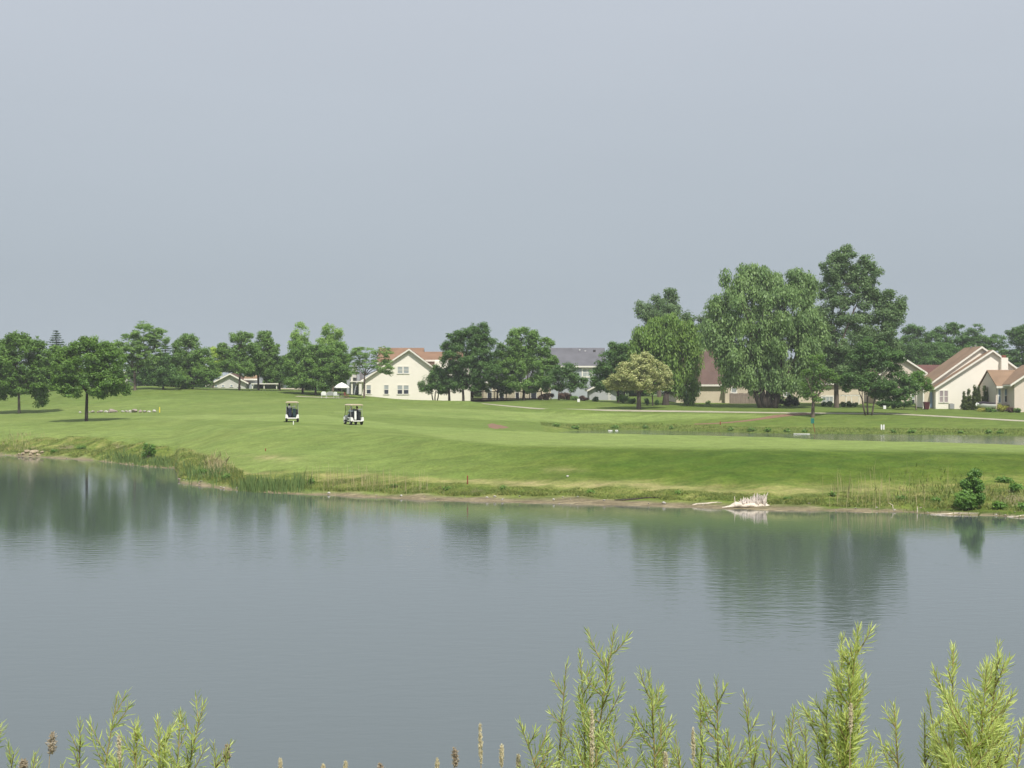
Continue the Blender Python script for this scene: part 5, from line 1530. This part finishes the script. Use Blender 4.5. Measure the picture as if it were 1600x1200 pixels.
# ------------------------------------------------------------------ stakes, signs
def stake(name, cat, px, py, d0, d1, h, r, m, label, square=True):
    D = ground(px, py, d0, d1); x = PX(px, D); z = hz(x, D)
    mb = MB()
    mb.box(x - r, x + r, D - r, D + r, z - .2, z + h * .93)
    mb.add([(x - r, D - r, z + h * .93), (x + r, D - r, z + h * .93), (x + r, D + r, z + h * .93), (x - r, D + r, z + h * .93), (x, D, z + h)], [(0, 1, 4), (1, 2, 4), (2, 3, 4), (3, 0, 4)])
    return tag(mb.build(name, m), label, cat), D
stake('yellow_stake', 'stake', 249.5, 644.6, 130, 182, .68, .055, M['yellow'], 'yellow stake at the right end of the rock heap')
stake('rusty_stake', 'stake', 730.5, 758.5, 78, 100, .52, .035, M['rust'], 'rust-coloured stake in the tan grass above the near bank')
stake('rusty_stake', 'stake', 415, 705, 84, 130, .2, .03, M['rust'], 'tiny dark stake in the mown slope above the point')
stake('rusty_stake', 'stake', 1125.5, 664, 150, 175, .42, .05, M['rust'], 'small red stake beside the red path')
stake('yard_marker', 'marker', 458.5, 663.5, 115, 150, .3, .035, M['cloth_white'], 'little white marker peg in front of the left golf cart')
D = ground(1274, 676, 148, 170)
x = PX(1274, D); z = hz(x, D)
sg = empty('green_sign', (x, D, z), 'small green sign on a thin leaning post by the back pond', 'sign')
MB().tube([(0, 0, -.2), (-.32, 0, PZ(655, D) - z)], .035, 6).build('post', M['rust'], sg)
MB().box(-.50, -.14, -.06, -.04, PZ(661.5, D) - z, PZ(653.5, D) - z).build('plate', M['green_sign'], sg, bevel=.01)
D = ground(1379, 672, 148, 170)
x = PX(1379, D); z = hz(x, D)
mk = empty('white_marker', (x, D, z), 'short white two-sided marker post above the back pond', 'marker')
for sx_ in (-.13, .13):
    MB().box(sx_ - .07, sx_ + .07, -.05, .05, -.1, .56).build('board', M['white_paint'], mk)
MB().box(-.06, .06, -.02, .02, .12, .42).build('panel', M['metal_grey'], mk)
D = float(np.interp(1255, cpx, tabD[:, 16])) - 1.0
MB_ = MB().tube([(PX(1240, D), D, 1.53), (PX(1266, D), D + .2, 1.51)], .022, 8)
tag(MB_.build('white_pipe', M['white_paint']), 'white pipe lying at the far edge of the back pond', 'pipe')
for (a, b, lab) in [(950, 957, 'left of two white floats at the far side of the back pond'), (961, 966, 'right of two white floats at the far side of the back pond')]:
    D = float(np.interp(a, cpx, tabD[:, 16])) - 1.2
    tag(MB().lathe((PX(a, D), D, 1.52), [(.01, 0), (.04, .06), (.04, (b - a) * D / F - .06), (.01, (b - a) * D / F)], 10, 'X').build('float', M['white_paint'], smooth=True), lab, 'float')
for px, py, lab in [(904, 627, 'tiny white utility box left of the garage bush'), (1382, 638, 'small white utility box under the three-stemmed tree')]:
    D = ground(px, py + 1, 165, 230); x = PX(px, D); z = hz(x, D)
    tag(MB().box(x - .18, x + .18, D - .12, D + .12, z - .05, z + .42).build('utility_box', M['white_paint'], bevel=.03), lab, 'utility box')
# white boat beside the evergreens
D = 177.5
x = PX(1540, D); z = hz(x, D)
bt = empty('small_boat', (x, D, z), 'small white boat with rolled bow and dark cover among the bushes by the evergreens', 'boat')
V_, Q_ = [], []
nst = 14
for i in range(nst):
    f = i / (nst - 1)
    xx = -1.15 + 2.3 * f
    wd = .5 * math.sin(min(1, .25 + f * 1.2) * math.pi / 2)
    top = .86 + .16 * (1 - f) ** 2; bot = .30 + .35 * (1 - f) ** 3
    for a, b in [(-1, top), (-.92, bot + .15), (0, bot), (.92, bot + .15), (1, top)]:
        V_.append((xx, a * wd, b))
for i in range(nst - 1):
    for k in range(4):
        Q_.append((i * 5 + k, (i + 1) * 5 + k, (i + 1) * 5 + k + 1, i * 5 + k + 1))
link('hull', fast_mesh('hull', V_, Q_, smooth=True), M['white_paint'], bt)
MB().tube([(-1.2, -.3, .62), (-1.3, -.2, .82), (-1.15, -.1, 1.0), (-.98, -.2, .95), (-.95, -.3, .8)], .07, 8).build('bow_roll', M['white_paint'], bt, smooth=True)
mb = MB()
mb.prism([(-.95, .93), (1.15, .90), (1.1, 1.02), (.3, 1.12), (-.3, 1.22), (-.7, 1.16)], -.42, .42)
mb.build('cover', M['blue_dark'], bt, bevel=.04)
MB().box(-.6, -.5, -.4, .4, 0, .42).build('trestle', M['metal_dark'], bt)
MB().box(.7, .8, -.4, .4, 0, .42).build('trestle', M['metal_dark'], bt)

# ------------------------------------------------------------------ golf carts, golfers, bags
def golf_cart(px, py, rz, label):
    D = ground(px, py, 112, 150); x = PX(px, D); z = hz(x, D)
    c = empty('golf_cart', (x, D, z), label, 'golf cart', 'golf carts on the fairway', rz)
    # rear faces -Y (the camera); 1.2 wide, 2.4 long, 1.85 tall
    mb = MB(); mb.prism([(-.60, .30), (.60, .30), (.62, .55), (.56, .72), (-.56, .72), (-.62, .55)], -.45, .25); mb.build('rear_body', M['vinyl_dark'], c, bevel=.05)
    mb = MB(); mb.prism([(-.60, .30), (.60, .30), (.58, .66), (.42, .84), (-.42, .84), (-.58, .66)], 1.15, 1.62); mb.build('front_cowl', M['cart_white'], c, bevel=.08)
    MB().box(-.56, .56, -.6, 1.6, .24, .32).build('floor', M['metal_dark'], c)
    MB().box(-.42, .42, -1.02, -.56, .34, .40).build('bag_well', M['metal_dark'], c)
    mb = MB(); mb.prism([(-.62, .34), (-.36, .34), (-.36, .50), (-.44, .68), (-.60, .68)], -1.0, .1); mb.prism([(.36, .34), (.62, .34), (.60, .68), (.44, .68), (.36, .50)], -1.0, .1); mb.prism([(-.58, .30), (.58, .30), (.58, .40), (-.58, .40)], -1.06, -1.0)
    mb.build('rear_fender', M['cart_white'], c, bevel=.03)
    MB().box(-.55, .55, -.25, .28, .72, .86).build('seat', M['vinyl_dark'], c, bevel=.04)
    MB().box(-.55, -.02, -.38, -.28, .86, 1.16).build('seat_back', M['vinyl_dark'], c, bevel=.04)
    MB().box(.02, .55, -.38, -.28, .86, 1.16).build('seat_back', M['vinyl_dark'], c, bevel=.04)
    mb = MB(); mb.prism([(-.60, 1.74), (.60, 1.74), (.58, 1.82), (.40, 1.87), (-.40, 1.87), (-.58, 1.82)], -.85, 1.15); mb.build('roof', M['cart_roof'], c, bevel=.03)
    for sx in (-1, 1):
        MB().tube([(sx * .54, -.75, .62), (sx * .53, -.68, 1.2), (sx * .52, -.62, 1.75)], .022, 6).build('post', M['metal_grey'], c)
        MB().tube([(sx * .54, 1.25, .75), (sx * .52, 1.05, 1.3), (sx * .52, .95, 1.75)], .022, 6).build('post', M['metal_dark'], c)
    MB().slab((-.5, 1.22, .84), (.5, 1.22, .84), (.5, .98, 1.7), (-.5, .98, 1.7), .008).build('windshield', M['clear_glass'], c)
    for sx in (-1, 1):
        for yy in (-.62, 1.2):
            xx = sx * .5
            wl = MB().lathe((xx - .1, yy, .23), [(.13, 0), (.2, .01), (.23, .05), (.23, .15), (.2, .19), (.13, .2)], 18, 'X').build('wheel', M['rubber'], c)
            MB().lathe((xx + sx * .1 - (.0 if sx > 0 else .012), yy, .23), [(.02, 0), (.11, 0), (.11, .012), (.02, .012)], 14, 'X').build('rim', M['white_paint'], wl)
    MB().tube([(-.25, 1.0, .8), (-.25, .72, 1.05)], .02, 6).build('steering_column', M['metal_dark'], c)
    mb = MB(); pts = [(-.25 + .16 * math.cos(a), .70 + .08 * math.sin(a), 1.06 + .13 * math.sin(a)) for a in np.linspace(0, 2 * math.pi, 15)]
    mb.tube(pts, .014, 5); mb.build('steering_wheel', M['metal_dark'], c)
    for sx in (-1, 1):
        MB().box(sx * .5 - .05, sx * .5 + .05, -1.075, -1.062, .33, .39).build('tail_light', M['bin_red'], c)
    MB().tube([(-.5, -.95, .78), (.5, -.95, .78)], .018, 6).build('bag_rail', M['metal_dark'], c)
    return c, D
def rel(c, p):
    return c.matrix_basis @ Vector(p)
def golf_bag(c, x, m, label, tilt=-.12, towel=False):
    p = rel(c, (x, -.80, .40))
    b = empty('golf_bag', p, label, 'golf bag', 'golf bags strapped to the carts', c.rotation_euler.z)
    pts = [(0, tilt * 0, 0), (0, tilt * .3, .35), (0, tilt * .8, .82)]
    MB().tube(pts, [.15, .155, .165], 12).build('bag_body', m, b)
    MB().box(-.10, .10, -.21, -.12, .12, .45).build('pocket', m, b, bevel=.03)
    mb = MB(); rs = random.Random(int(x * 100) + 9)
    for k in range(9):
        a, q = rs.uniform(-.1, .1), rs.uniform(-.08, .08)
        h = rs.uniform(.88, 1.02)
        mb.tube([(a, q + tilt * .8, .8), (a * 1.4, q * 1.2 + tilt, h)], .008, 4)
        mb.box(a * 1.4 - .04, a * 1.4 + .04, q * 1.2 + tilt - .025, q * 1.2 + tilt + .025, h, h + .07)
    mb.build('club_heads', M['metal_grey'] if not towel else M['vinyl_dark'], b)
    if towel:
        MB().box(-.09, .09, -.25, -.215, .08, .86).build('towel', M['cloth_white'], b, bevel=.01)
    return b
def person(c, x, label, shirt, trous, hat=None, turn=0):
    """seated golfer: one continuous skinned body, clothes as shells"""
    p = rel(c, (x, -.02, .86))
    r = empty('person', p, label, 'person', None, c.rotation_euler.z + turn)
    def skin_body(name, V_, E_, R_, mm):
        me = bpy.data.meshes.new(name)
        me.from_pydata(V_, E_, [])
        o = bpy.data.objects.new(name, me)
        C.objects.link(o)
        md = o.modifiers.new('skin', 'SKIN'); md.use_smooth_shade = True
        for i, sv in enumerate(me.skin_vertices[0].data):
            sv.radius = (R_[i], R_[i]); sv.use_root = (i == 0)
        sb = o.modifiers.new('sub', 'SUBSURF'); sb.levels = 1; sb.render_levels = 1
        dg = bpy.context.evaluated_depsgraph_get()
        m2 = bpy.data.meshes.new_from_object(o.evaluated_get(dg))
        bpy.data.objects.remove(o, do_unlink=True)
        m2.materials.clear()
        return link(name, m2, mm, r)
    V_ = [(0, 0, .08), (0, -.03, .28), (0, -.02, .46), (0, 0, .56), (0, .02, .66), (0, .03, .76),            # pelvis..head
          (-.17, 0, .47), (-.22, .08, .25), (-.18, .32, .22), (-.15, .40, .22),                             # left arm
          (.17, 0, .47), (.23, .08, .25), (.18, .30, .20), (.15, .38, .20),
          (-.10, .06, .06), (-.14, .44, .08), (-.14, .52, -.34), (-.14, .66, -.38),
          (.10, .06, .06), (.14, .44, .08), (.14, .52, -.34), (.14, .66, -.38)]
    E_ = [(0, 1), (1, 2), (2, 3), (3, 4), (4, 5), (2, 6), (6, 7), (7, 8), (8, 9), (2, 10), (10, 11), (11, 12), (12, 13),
          (0, 14), (14, 15), (15, 16), (16, 17), (0, 18), (18, 19), (19, 20), (20, 21)]
    R_ = [.13, .14, .13, .05, .085, .075, .065, .048, .036, .04, .065, .048, .036, .04, .085, .065, .045, .04, .085, .065, .045, .04]
    skin_body('body', V_, E_, R_, M['skin'])
    skin_body('shirt', [(0, 0, .10), (0, -.03, .28), (0, -.02, .45), (-.17, 0, .47), (-.22, .08, .27), (.17, 0, .47), (.23, .08, .27)],
              [(0, 1), (1, 2), (2, 3), (3, 4), (2, 5), (5, 6)], [.155, .168, .155, .085, .068, .085, .068], shirt)
    skin_body('trousers', [(0, 0, .07), (-.10, .08, .06), (-.14, .44, .08), (-.14, .51, -.28), (.10, .08, .06), (.14, .44, .08), (.14, .51, -.28)],
              [(0, 1), (1, 2), (2, 3), (0, 4), (4, 5), (5, 6)], [.148, .10, .08, .06, .10, .08, .06], trous)
    MB().lathe((0, .015, .70), [(.098, -.03), (.10, .03), (.085, .09), (.04, .12)], 14).build('hair', hat or M['hair'], r, smooth=True)
    if hat:
        MB().box(-.07, .07, .10, .20, .73, .745).build('cap_brim', hat, r)
    return r
c1, D1 = golf_cart(456.5, 659.3, math.radians(9), 'golf cart farther left, seen squarely from behind, dark bags between white fenders')
golf_bag(c1, -.2, M['navy'], 'dark navy golf bag on the left side of the left cart')
golf_bag(c1, .18, M['vinyl_green'], 'dark green golf bag on the right side of the left cart')
person(c1, -.27, 'person in dark top seated at the left of the left golf cart', M['shirt_dark'], M['shirt_blue'])
c2, D2 = golf_cart(553.5, 663.8, math.radians(23), 'golf cart on the right, turned a little to show its left side')
golf_bag(c2, -.2, M['vinyl_dark'], 'black golf bag with white towel on the right-hand cart', towel=True)
golf_bag(c2, .2, M['vinyl_dark'], 'plain black golf bag on the right-hand cart')
person(c2, -.28, 'person in pale shirt seated at the left of the right-hand golf cart', M['shirt_white'], M['shirt_blue'], M['cloth_white'])
person(c2, .26, 'person in dark shirt riding on the right of the right-hand golf cart', M['shirt_dark'], M['vinyl_dark'])

# ------------------------------------------------------------------ foreground willow shoots and dry seed heads
def leaf_shape(n_):
    """unit leaf template: narrow blade with a fold, length 1 along +t; 6 verts, 4 quads-as-tris"""
    return np.array([(0, 0, 0), (.06, .28, .025), (.055, .62, .02), (0, 1, -.04), (-.055, .62, .02), (-.06, .28, .025)]), None

STEMD = {}
def willow_shoot(tip, foot, D, label, full=1.0, wide=.16, leafL=.074, lf='shoot', tint=(0.0, 1.0), twigs=8):
    bx0, by0 = PX(foot, D), D
    bz = hz(bx0, by0)
    root = empty('willow_shoot', (bx0, by0, bz), label, 'willow shoot', 'young willow shoots on the near bank')
    tx = PX(tip[0], D) - bx0; tz = PZ(tip[1], D) - bz
    H = tz
    dy = random.uniform(-.15, .15)
    bow = random.uniform(-.06, .06) * H
    def stem(t): return Vector((tx * t ** 1.35 + bow * math.sin(math.pi * t), dy * t, H * t))
    pts = [stem(i / 9) for i in range(10)]
    MB().tube([(0, 0, -.1)] + pts[1:], [.011 - .0092 * i / 9 for i in range(10)], 6).build('stem', M['shoot_bark'], root)
    cs, ts, ns, ls, tn = [], [], [], [], []
    def leaves(fn, n, l0, spread):
        ph = random.uniform(0, 6)
        for i in range(n):
            t = (i + random.random() * .6) / n
            p_ = fn(t); d = (fn(min(t + .03, 1.0)) - fn(max(t - .03, 0))).normalized()
            ph += 2.4 + random.uniform(-.4, .4)
            u = d.cross(Vector((.2, 1, .1))).normalized(); q_ = d.cross(u)
            o = u * math.cos(ph) + q_ * math.sin(ph)
            a = spread * random.uniform(.6, 1.3) * (1.0 - .55 * t ** 3)
            dr = (d * math.cos(a) + o * math.sin(a) - Vector((0, 0, .12 * random.random()))).normalized()
            nn = dr.cross(o.cross(dr)).normalized()
            nn = (nn + Vector(unit(1)[0]) * .55).normalized()
            cs.append(p_); ts.append(dr); ns.append(nn)
            ls.append(l0 * random.uniform(.6, 1.15) * (1 - .35 * t ** 4)); tn.append(random.uniform(*tint) * .75 + .25 * t)
    # leader
    vis0 = .25
    leaves(lambda t: stem(vis0 + (1 - vis0) * t), int(H * (1 - vis0) / .0058 * full), leafL, .95)
    k_ = int(twigs * 2.0)
    for k in range(k_):
        f = vis0 + (.93 - vis0) * (k + random.random()) / k_
        a = random.uniform(0, 2 * math.pi)
        s0 = stem(f)
        ln = wide * (1.25 - .8 * f) * random.uniform(1.1, 2.0)
        e_ = s0 + Vector((math.cos(a) * ln * .7, math.sin(a) * ln * .5, ln * random.uniform(.7, 1.25)))
        mid_ = (s0 + e_) / 2 + Vector((math.cos(a) * ln * .12, 0, -ln * .06))
        fn = lambda t, s0=s0, mid_=mid_, e_=e_: s0 * (1 - t) ** 2 + mid_ * 2 * t * (1 - t) + e_ * t * t
        MB().tube([fn(0), fn(.35), fn(.7), fn(1)], [.004, .003, .0022, .001], 4).build('twig', M['shoot_bark'], root)
        leaves(fn, max(8, int(ln / .0060 * full ** .5)), leafL * .92, .8)
    n = len(cs)
    c_ = np.array([tuple(v) for v in cs]); t_ = np.array([tuple(v) for v in ts]); n_ = np.array([tuple(v) for v in ns])
    b_ = np.cross(t_, n_); b_ /= np.linalg.norm(b_, axis=1)[:, None]
    n_ = np.cross(b_, t_)
    tpl, _ = leaf_shape(1)
    l_ = np.array(ls)[:, None, None]
    wv = .95
    droop = rng.uniform(-.02, .10, (n, 1, 1))
    base = (b_[:, None, :] * tpl[None, :, 0:1] * wv + t_[:, None, :] * tpl[None, :, 1:2] + n_[:, None, :] * (tpl[None, :, 2:3])) * l_
    sag = (tpl[None, :, 1:2] ** 2) * l_ * droop
    v = c_[:, None, :] + base
    v[:, :, 2:3] -= sag
    v = v.reshape(-1, 3)
    i0 = np.arange(n) * 6
    q = np.concatenate([np.stack([i0, i0 + 1, i0 + 2, i0 + 3], -1), np.stack([i0, i0 + 3, i0 + 4, i0 + 5], -1)])
    tint_ = np.concatenate([tn, tn])
    tag(link('leaves', fast_mesh('leaves', v, q, tint_), L[lf], root), kind='stuff')
    return root
M['shoot_bark'] = mat('shoot_bark', (0.26, 0.21, 0.09), 0.7, 0.25, 20)
SHOOTS = [
 # tip px,py, foot px, D, fullness, width, twigs, label
 (905, 1014, 893, 7.2, 1.0, .17, 9, 'leafy willow shoot, left one of the tall trio right of centre'),
 (884, 1032, 884, 7.5, .8, .12, 5, 'slender willow shoot just left of the tall trio'),
 (962, 990, 944, 7.0, 1.0, .18, 11, 'tallest willow shoot of the central trio'),
 (1012, 1046, 985, 7.1, 1.1, .17, 10, 'willow shoot, right one of the central trio'),
 (1030, 1098, 1000, 7.3, .7, .10, 5, 'thin willow shoot leaning right out of the central trio'),
 (812, 1122, 872, 7.0, 1.1, .13, 8, 'willow shoot leaning far left over the water'),
 (925, 1120, 915, 6.8, 1.2, .15, 8, 'short dense willow shoot in the middle of the central trio'),
 (1092, 1066, 1104, 7.2, .9, .12, 6, 'willow shoot left of the broad-leaved stem right of the trio'),
 (1115, 1054, 1112, 6.9, .9, .15, 8, 'upright willow shoot between the central trio and the tall spire'),
 (1060, 1160, 1062, 7.0, .9, .13, 5, 'short willow shoot right of the central trio'),
 (1162, 1082, 1166, 7.4, .6, .10, 5, 'sparse thin willow shoot left of the arching one'),
 (1206, 1116, 1182, 7.3, .5, .08, 4, 'bare arching willow shoot bending to the right'),
 (1235, 1126, 1228, 7.0, 1.0, .15, 7, 'bushy low willow shoot left of the tall spire'),
 (1255, 1130, 1250, 7.2, 1.0, .14, 6, 'second bushy low willow shoot touching the tall spire'),
 (1330, 972, 1318, 6.6, 2.2, .12, 20, 'tall dense spire of willow, highest in the foreground'),
 (1312, 992, 1306, 6.7, 1.3, .10, 8, 'willow shoot hugging the left side of the tall spire'),
 (1345, 1040, 1335, 6.5, 1.3, .09, 7, 'willow shoot hugging the right side of the tall spire'),
 (1300, 1090, 1296, 6.6, 1.6, .15, 9, 'dense lower willow at the left foot of the tall spire'),
 (1405, 1108, 1398, 7.1, 1.0, .14, 7, 'willow shoot with drooping tip right of the tall spire'),
 (1437, 1108, 1420, 7.2, .9, .12, 6, 'willow shoot second right of the tall spire'),
 (1463, 1093, 1446, 7.0, .8, .11, 6, 'pale-tipped willow shoot left of the right-hand bush'),
 (1503, 1020, 1508, 6.8, 1.1, .15, 10, 'left leader of the big right-hand willow bush'),
 (1550, 1000, 1528, 6.7, 1.2, .15, 12, 'tallest leader of the big right-hand willow bush'),
 (1528, 1032, 1518, 6.6, 1.3, .15, 11, 'middle leader of the big right-hand willow bush'),
 (1562, 1040, 1545, 6.8, 1.2, .15, 10, 'right leader of the big right-hand willow bush'),
 (1520, 1110, 1515, 6.4, 1.8, .2, 12, 'low dense front of the right-hand willow bush'),
 (1480, 1130, 1478, 6.6, 1.3, .15, 8, 'low willow between the pale-tipped shoot and the big bush'),
 (1578, 1140, 1572, 6.8, .9, .12, 6, 'thin willow shoot right of the big bush'),
 (1600, 1118, 1604, 7.0, 1.0, .12, 7, 'willow shoot on the right edge of the view'),
 (1360, 1170, 1358, 6.6, 1.2, .13, 5, 'short yellowish willow at the bottom right of the spire'),
 (1140, 1150, 1138, 6.7, 1.1, .14, 6, 'low willow in front between the upright and sparse shoots'),
 (1190, 1165, 1195, 6.7, 1.0, .13, 5, 'low willow under the arching shoot'),
 (3, 1094, -8, 7.0, 1.0, .12, 8, 'willow shoot on the left edge of the view'),
 (14, 1160, 10, 7.2, .9, .10, 4, 'short willow next to the left edge'),
 (62, 1172, 58, 7.0, .9, .1, 4, 'tiny willow tip left of the feathery reed head'),
 (138, 1115, 148, 7.1, .7, .11, 6, 'thin willow shoot with bare tip in the left clump'),
 (172, 1097, 160, 7.0, .9, .13, 7, 'tallest willow shoot of the left clump'),
 (214, 1130, 208, 6.9, 1.2, .14, 8, 'yellow-green willow shoot in the middle of the left clump'),
 (236, 1133, 226, 6.8, 1.5, .14, 9, 'densest yellow willow shoot of the left clump'),
 (272, 1121, 266, 7.2, .7, .1, 5, 'thin willow shoot left of the curved one'),
 (312, 1107, 268, 7.1, 1.0, .13, 8, 'willow shoot of the left clump curving up to the right'),
 (334, 1160, 330, 7.0, .8, .12, 5, 'short willow shoot right of the curved one'),
 (362, 1166, 345, 7.1, .8, .10, 4, 'last small willow shoot of the left clump'),
 (112, 1182, 112, 7.0, .9, .1, 3, 'tiny willow tip between the reed head and the left clump'),
 (190, 1165, 186, 6.7, 1.2, .14, 5, 'low willow filling the left clump'),
 (255, 1178, 252, 6.8, 1.2, .12, 4, 'lowest willow at the front of the left clump'),
 (845, 1160, 842, 7.1, .9, .13, 5, 'low willow at the left foot of the central trio'),
 (960, 1150, 962, 6.6, 1.3, .15, 7, 'low dense willow at the foot of the tallest trio shoot'),
]
for (a, b, ft, D, fu, wd, tw_, lab) in SHOOTS:
    yl = 'yellow' in lab
    willow_shoot((a, b), ft, D, lab, fu, wd, tint=(.35, 1.0) if yl or a > 1280 else (.0, .85), twigs=tw_)

def seed_stalk(tip, foot, D, label, hp, wpx, feather=False):
    bx0 = PX(foot, D); bz = hz(bx0, D)
    root = empty('seed_stalk', (bx0, D, bz), label, 'grass stalk', 'dry seed stalks among the willows')
    tx = PX(tip[0], D) - bx0; H = PZ(tip[1], D) - bz
    fn = lambda t: Vector((tx * t ** 1.6, 0, H * t))
    MB().tube([fn(i / 7) for i in range(8)], [.005 - .0005 * i for i in range(8)], 5).build('stem', M['straw'], root)
    hl = hp * D / F / H
    cs, nn, hs = [], [], []
    n = 260 if not feather else 200
    R_ = wpx * D / F / 2
    for i in range(n):
        t = random.random()
        p_ = fn(1 - hl + hl * t)
        r_ = R_ * math.sin(math.pi * min(.98, t * .9 + .08)) ** .7 * random.random() ** .6
        a = random.uniform(0, 6.28)
        if feather: p_ = p_ + Vector((random.uniform(0, 1) * R_ * .9, 0, -random.random() * .02))
        cs.append(tuple(p_ + Vector((math.cos(a) * r_, math.sin(a) * r_, 0))))
        hs.append((math.cos(a) * .5, math.sin(a) * .5, 1 if not feather else random.uniform(-.3, 1)))
    cs = np.array(cs); hs = np.array(hs)
    sn = unit(n) * .8 + np.array([.2, -.7, .5]); sn /= np.linalg.norm(sn, axis=1)[:, None]
    v, q = leaf_quads(cs, sn, rng.uniform(.012, .028, n), .28, hs)
    tag(link('seed_head', fast_mesh('seed_head', v, q, rng.uniform(0, 1, n)), L['straw'] if not feather else L['reedhead'], root), kind='stuff')
M['straw'] = mat('straw', (0.42, 0.33, 0.19), 0.8, 0.15, 20)
L['straw'] = leaf_mat('seed_straw', (0.50, 0.46, 0.31), (0.76, 0.70, 0.50), 0.45, 1.0)
L['reedhead'] = leaf_mat('seed_brown', (0.30, 0.25, 0.18), (0.54, 0.46, 0.35), 0.45, 1.0)
for a in [(750, 1131, 756, 7.0, 'tall straw seed stalk left of the central willows', 62, 6, 0), (784, 1164, 781, 7.1, 'straw seed stalk between the tall one and the central willows', 34, 7, 0),
          (709, 1167, 712, 7.2, 'short brown seed head left of the tall straw stalk', 26, 9, 1), (925, 1110, 928, 6.5, 'straw seed stalk inside the central willow trio', 80, 7, 0),
          (810, 1180, 812, 7.0, 'small straw stalk at the foot of the leaning willow', 24, 6, 0), (1040, 1176, 1040, 6.9, 'small straw stalk right of the central trio', 26, 6, 0),
          (1083, 1138, 1084, 6.7, 'thin straw stalk left of the upright willow', 50, 5, 0), (80, 1143, 64, 7.0, 'feathery brown reed head at lower left', 30, 13, 1),
          (34, 1184, 32, 7.1, 'brown reed head low in the left corner', 18, 12, 1), (353, 1163, 345, 7.0, 'dark feathery reed head right of the left clump', 22, 10, 1),
          (540, 1190, 540, 7.2, 'tiny reed tip near the bottom left of centre', 20, 6, 0), (592, 1192, 594, 7.2, 'brown reed tip near the bottom centre', 16, 10, 1),
          (438, 1186, 440, 7.2, 'tiny pale reed tip below the left part of the pond', 20, 5, 0), (505, 1195, 506, 7.2, 'lowest pale reed tip at the bottom edge', 14, 5, 0), (683, 1186, 684, 7.2, 'pale reed tip at the foot of the short brown head', 20, 5, 0),
          (1330, 1100, 1322, 6.3, 'straw seed stalk in the tall willow spire', 44, 5, 0), (186, 1150, 190, 6.6, 'straw stalk inside the left willow clump', 40, 5, 0)]:
    seed_stalk((a[0], a[1]), a[2], a[3], a[4], a[5], a[6], bool(a[7]))
# grass on the near bank, mostly below the frame
n = 9000
y = rng.uniform(2.5, 17, n); x = rng.uniform(-1, 1, n) * (y * .5 + 1.5)
p = np.stack([x, y], -1)
blades('near_grass', p, rng.uniform(.15, .5, n), .012, 'grass', .4, 'grass on the near bank under the willow shoots')

# ------------------------------------------------------------------ haze: one closed box of faintly milky air
mb = MB(); mb.box(-7000, 7000, -60, 3600, -2.6, 34.0)
hm = bpy.data.materials.new('haze'); hm.use_nodes = True
ht = hm.node_tree; ht.nodes.clear()
ho = _n(ht, 'ShaderNodeOutputMaterial'); hv = _n(ht, 'ShaderNodeVolumePrincipled')
hv.inputs['Color'].default_value = (0.93, 0.96, 1.0, 1)
hv.inputs['Density'].default_value = 0.00030
hv.inputs['Anisotropy'].default_value = 0.0
ht.links.new(hv.outputs[0], ho.inputs['Volume'])
tag(mb.build('haze', hm), kind='stuff')
print('TRIS', sum(len(o.data.loops) - 2 * len(o.data.polygons) for o in bpy.data.objects if o.type == 'MESH'))
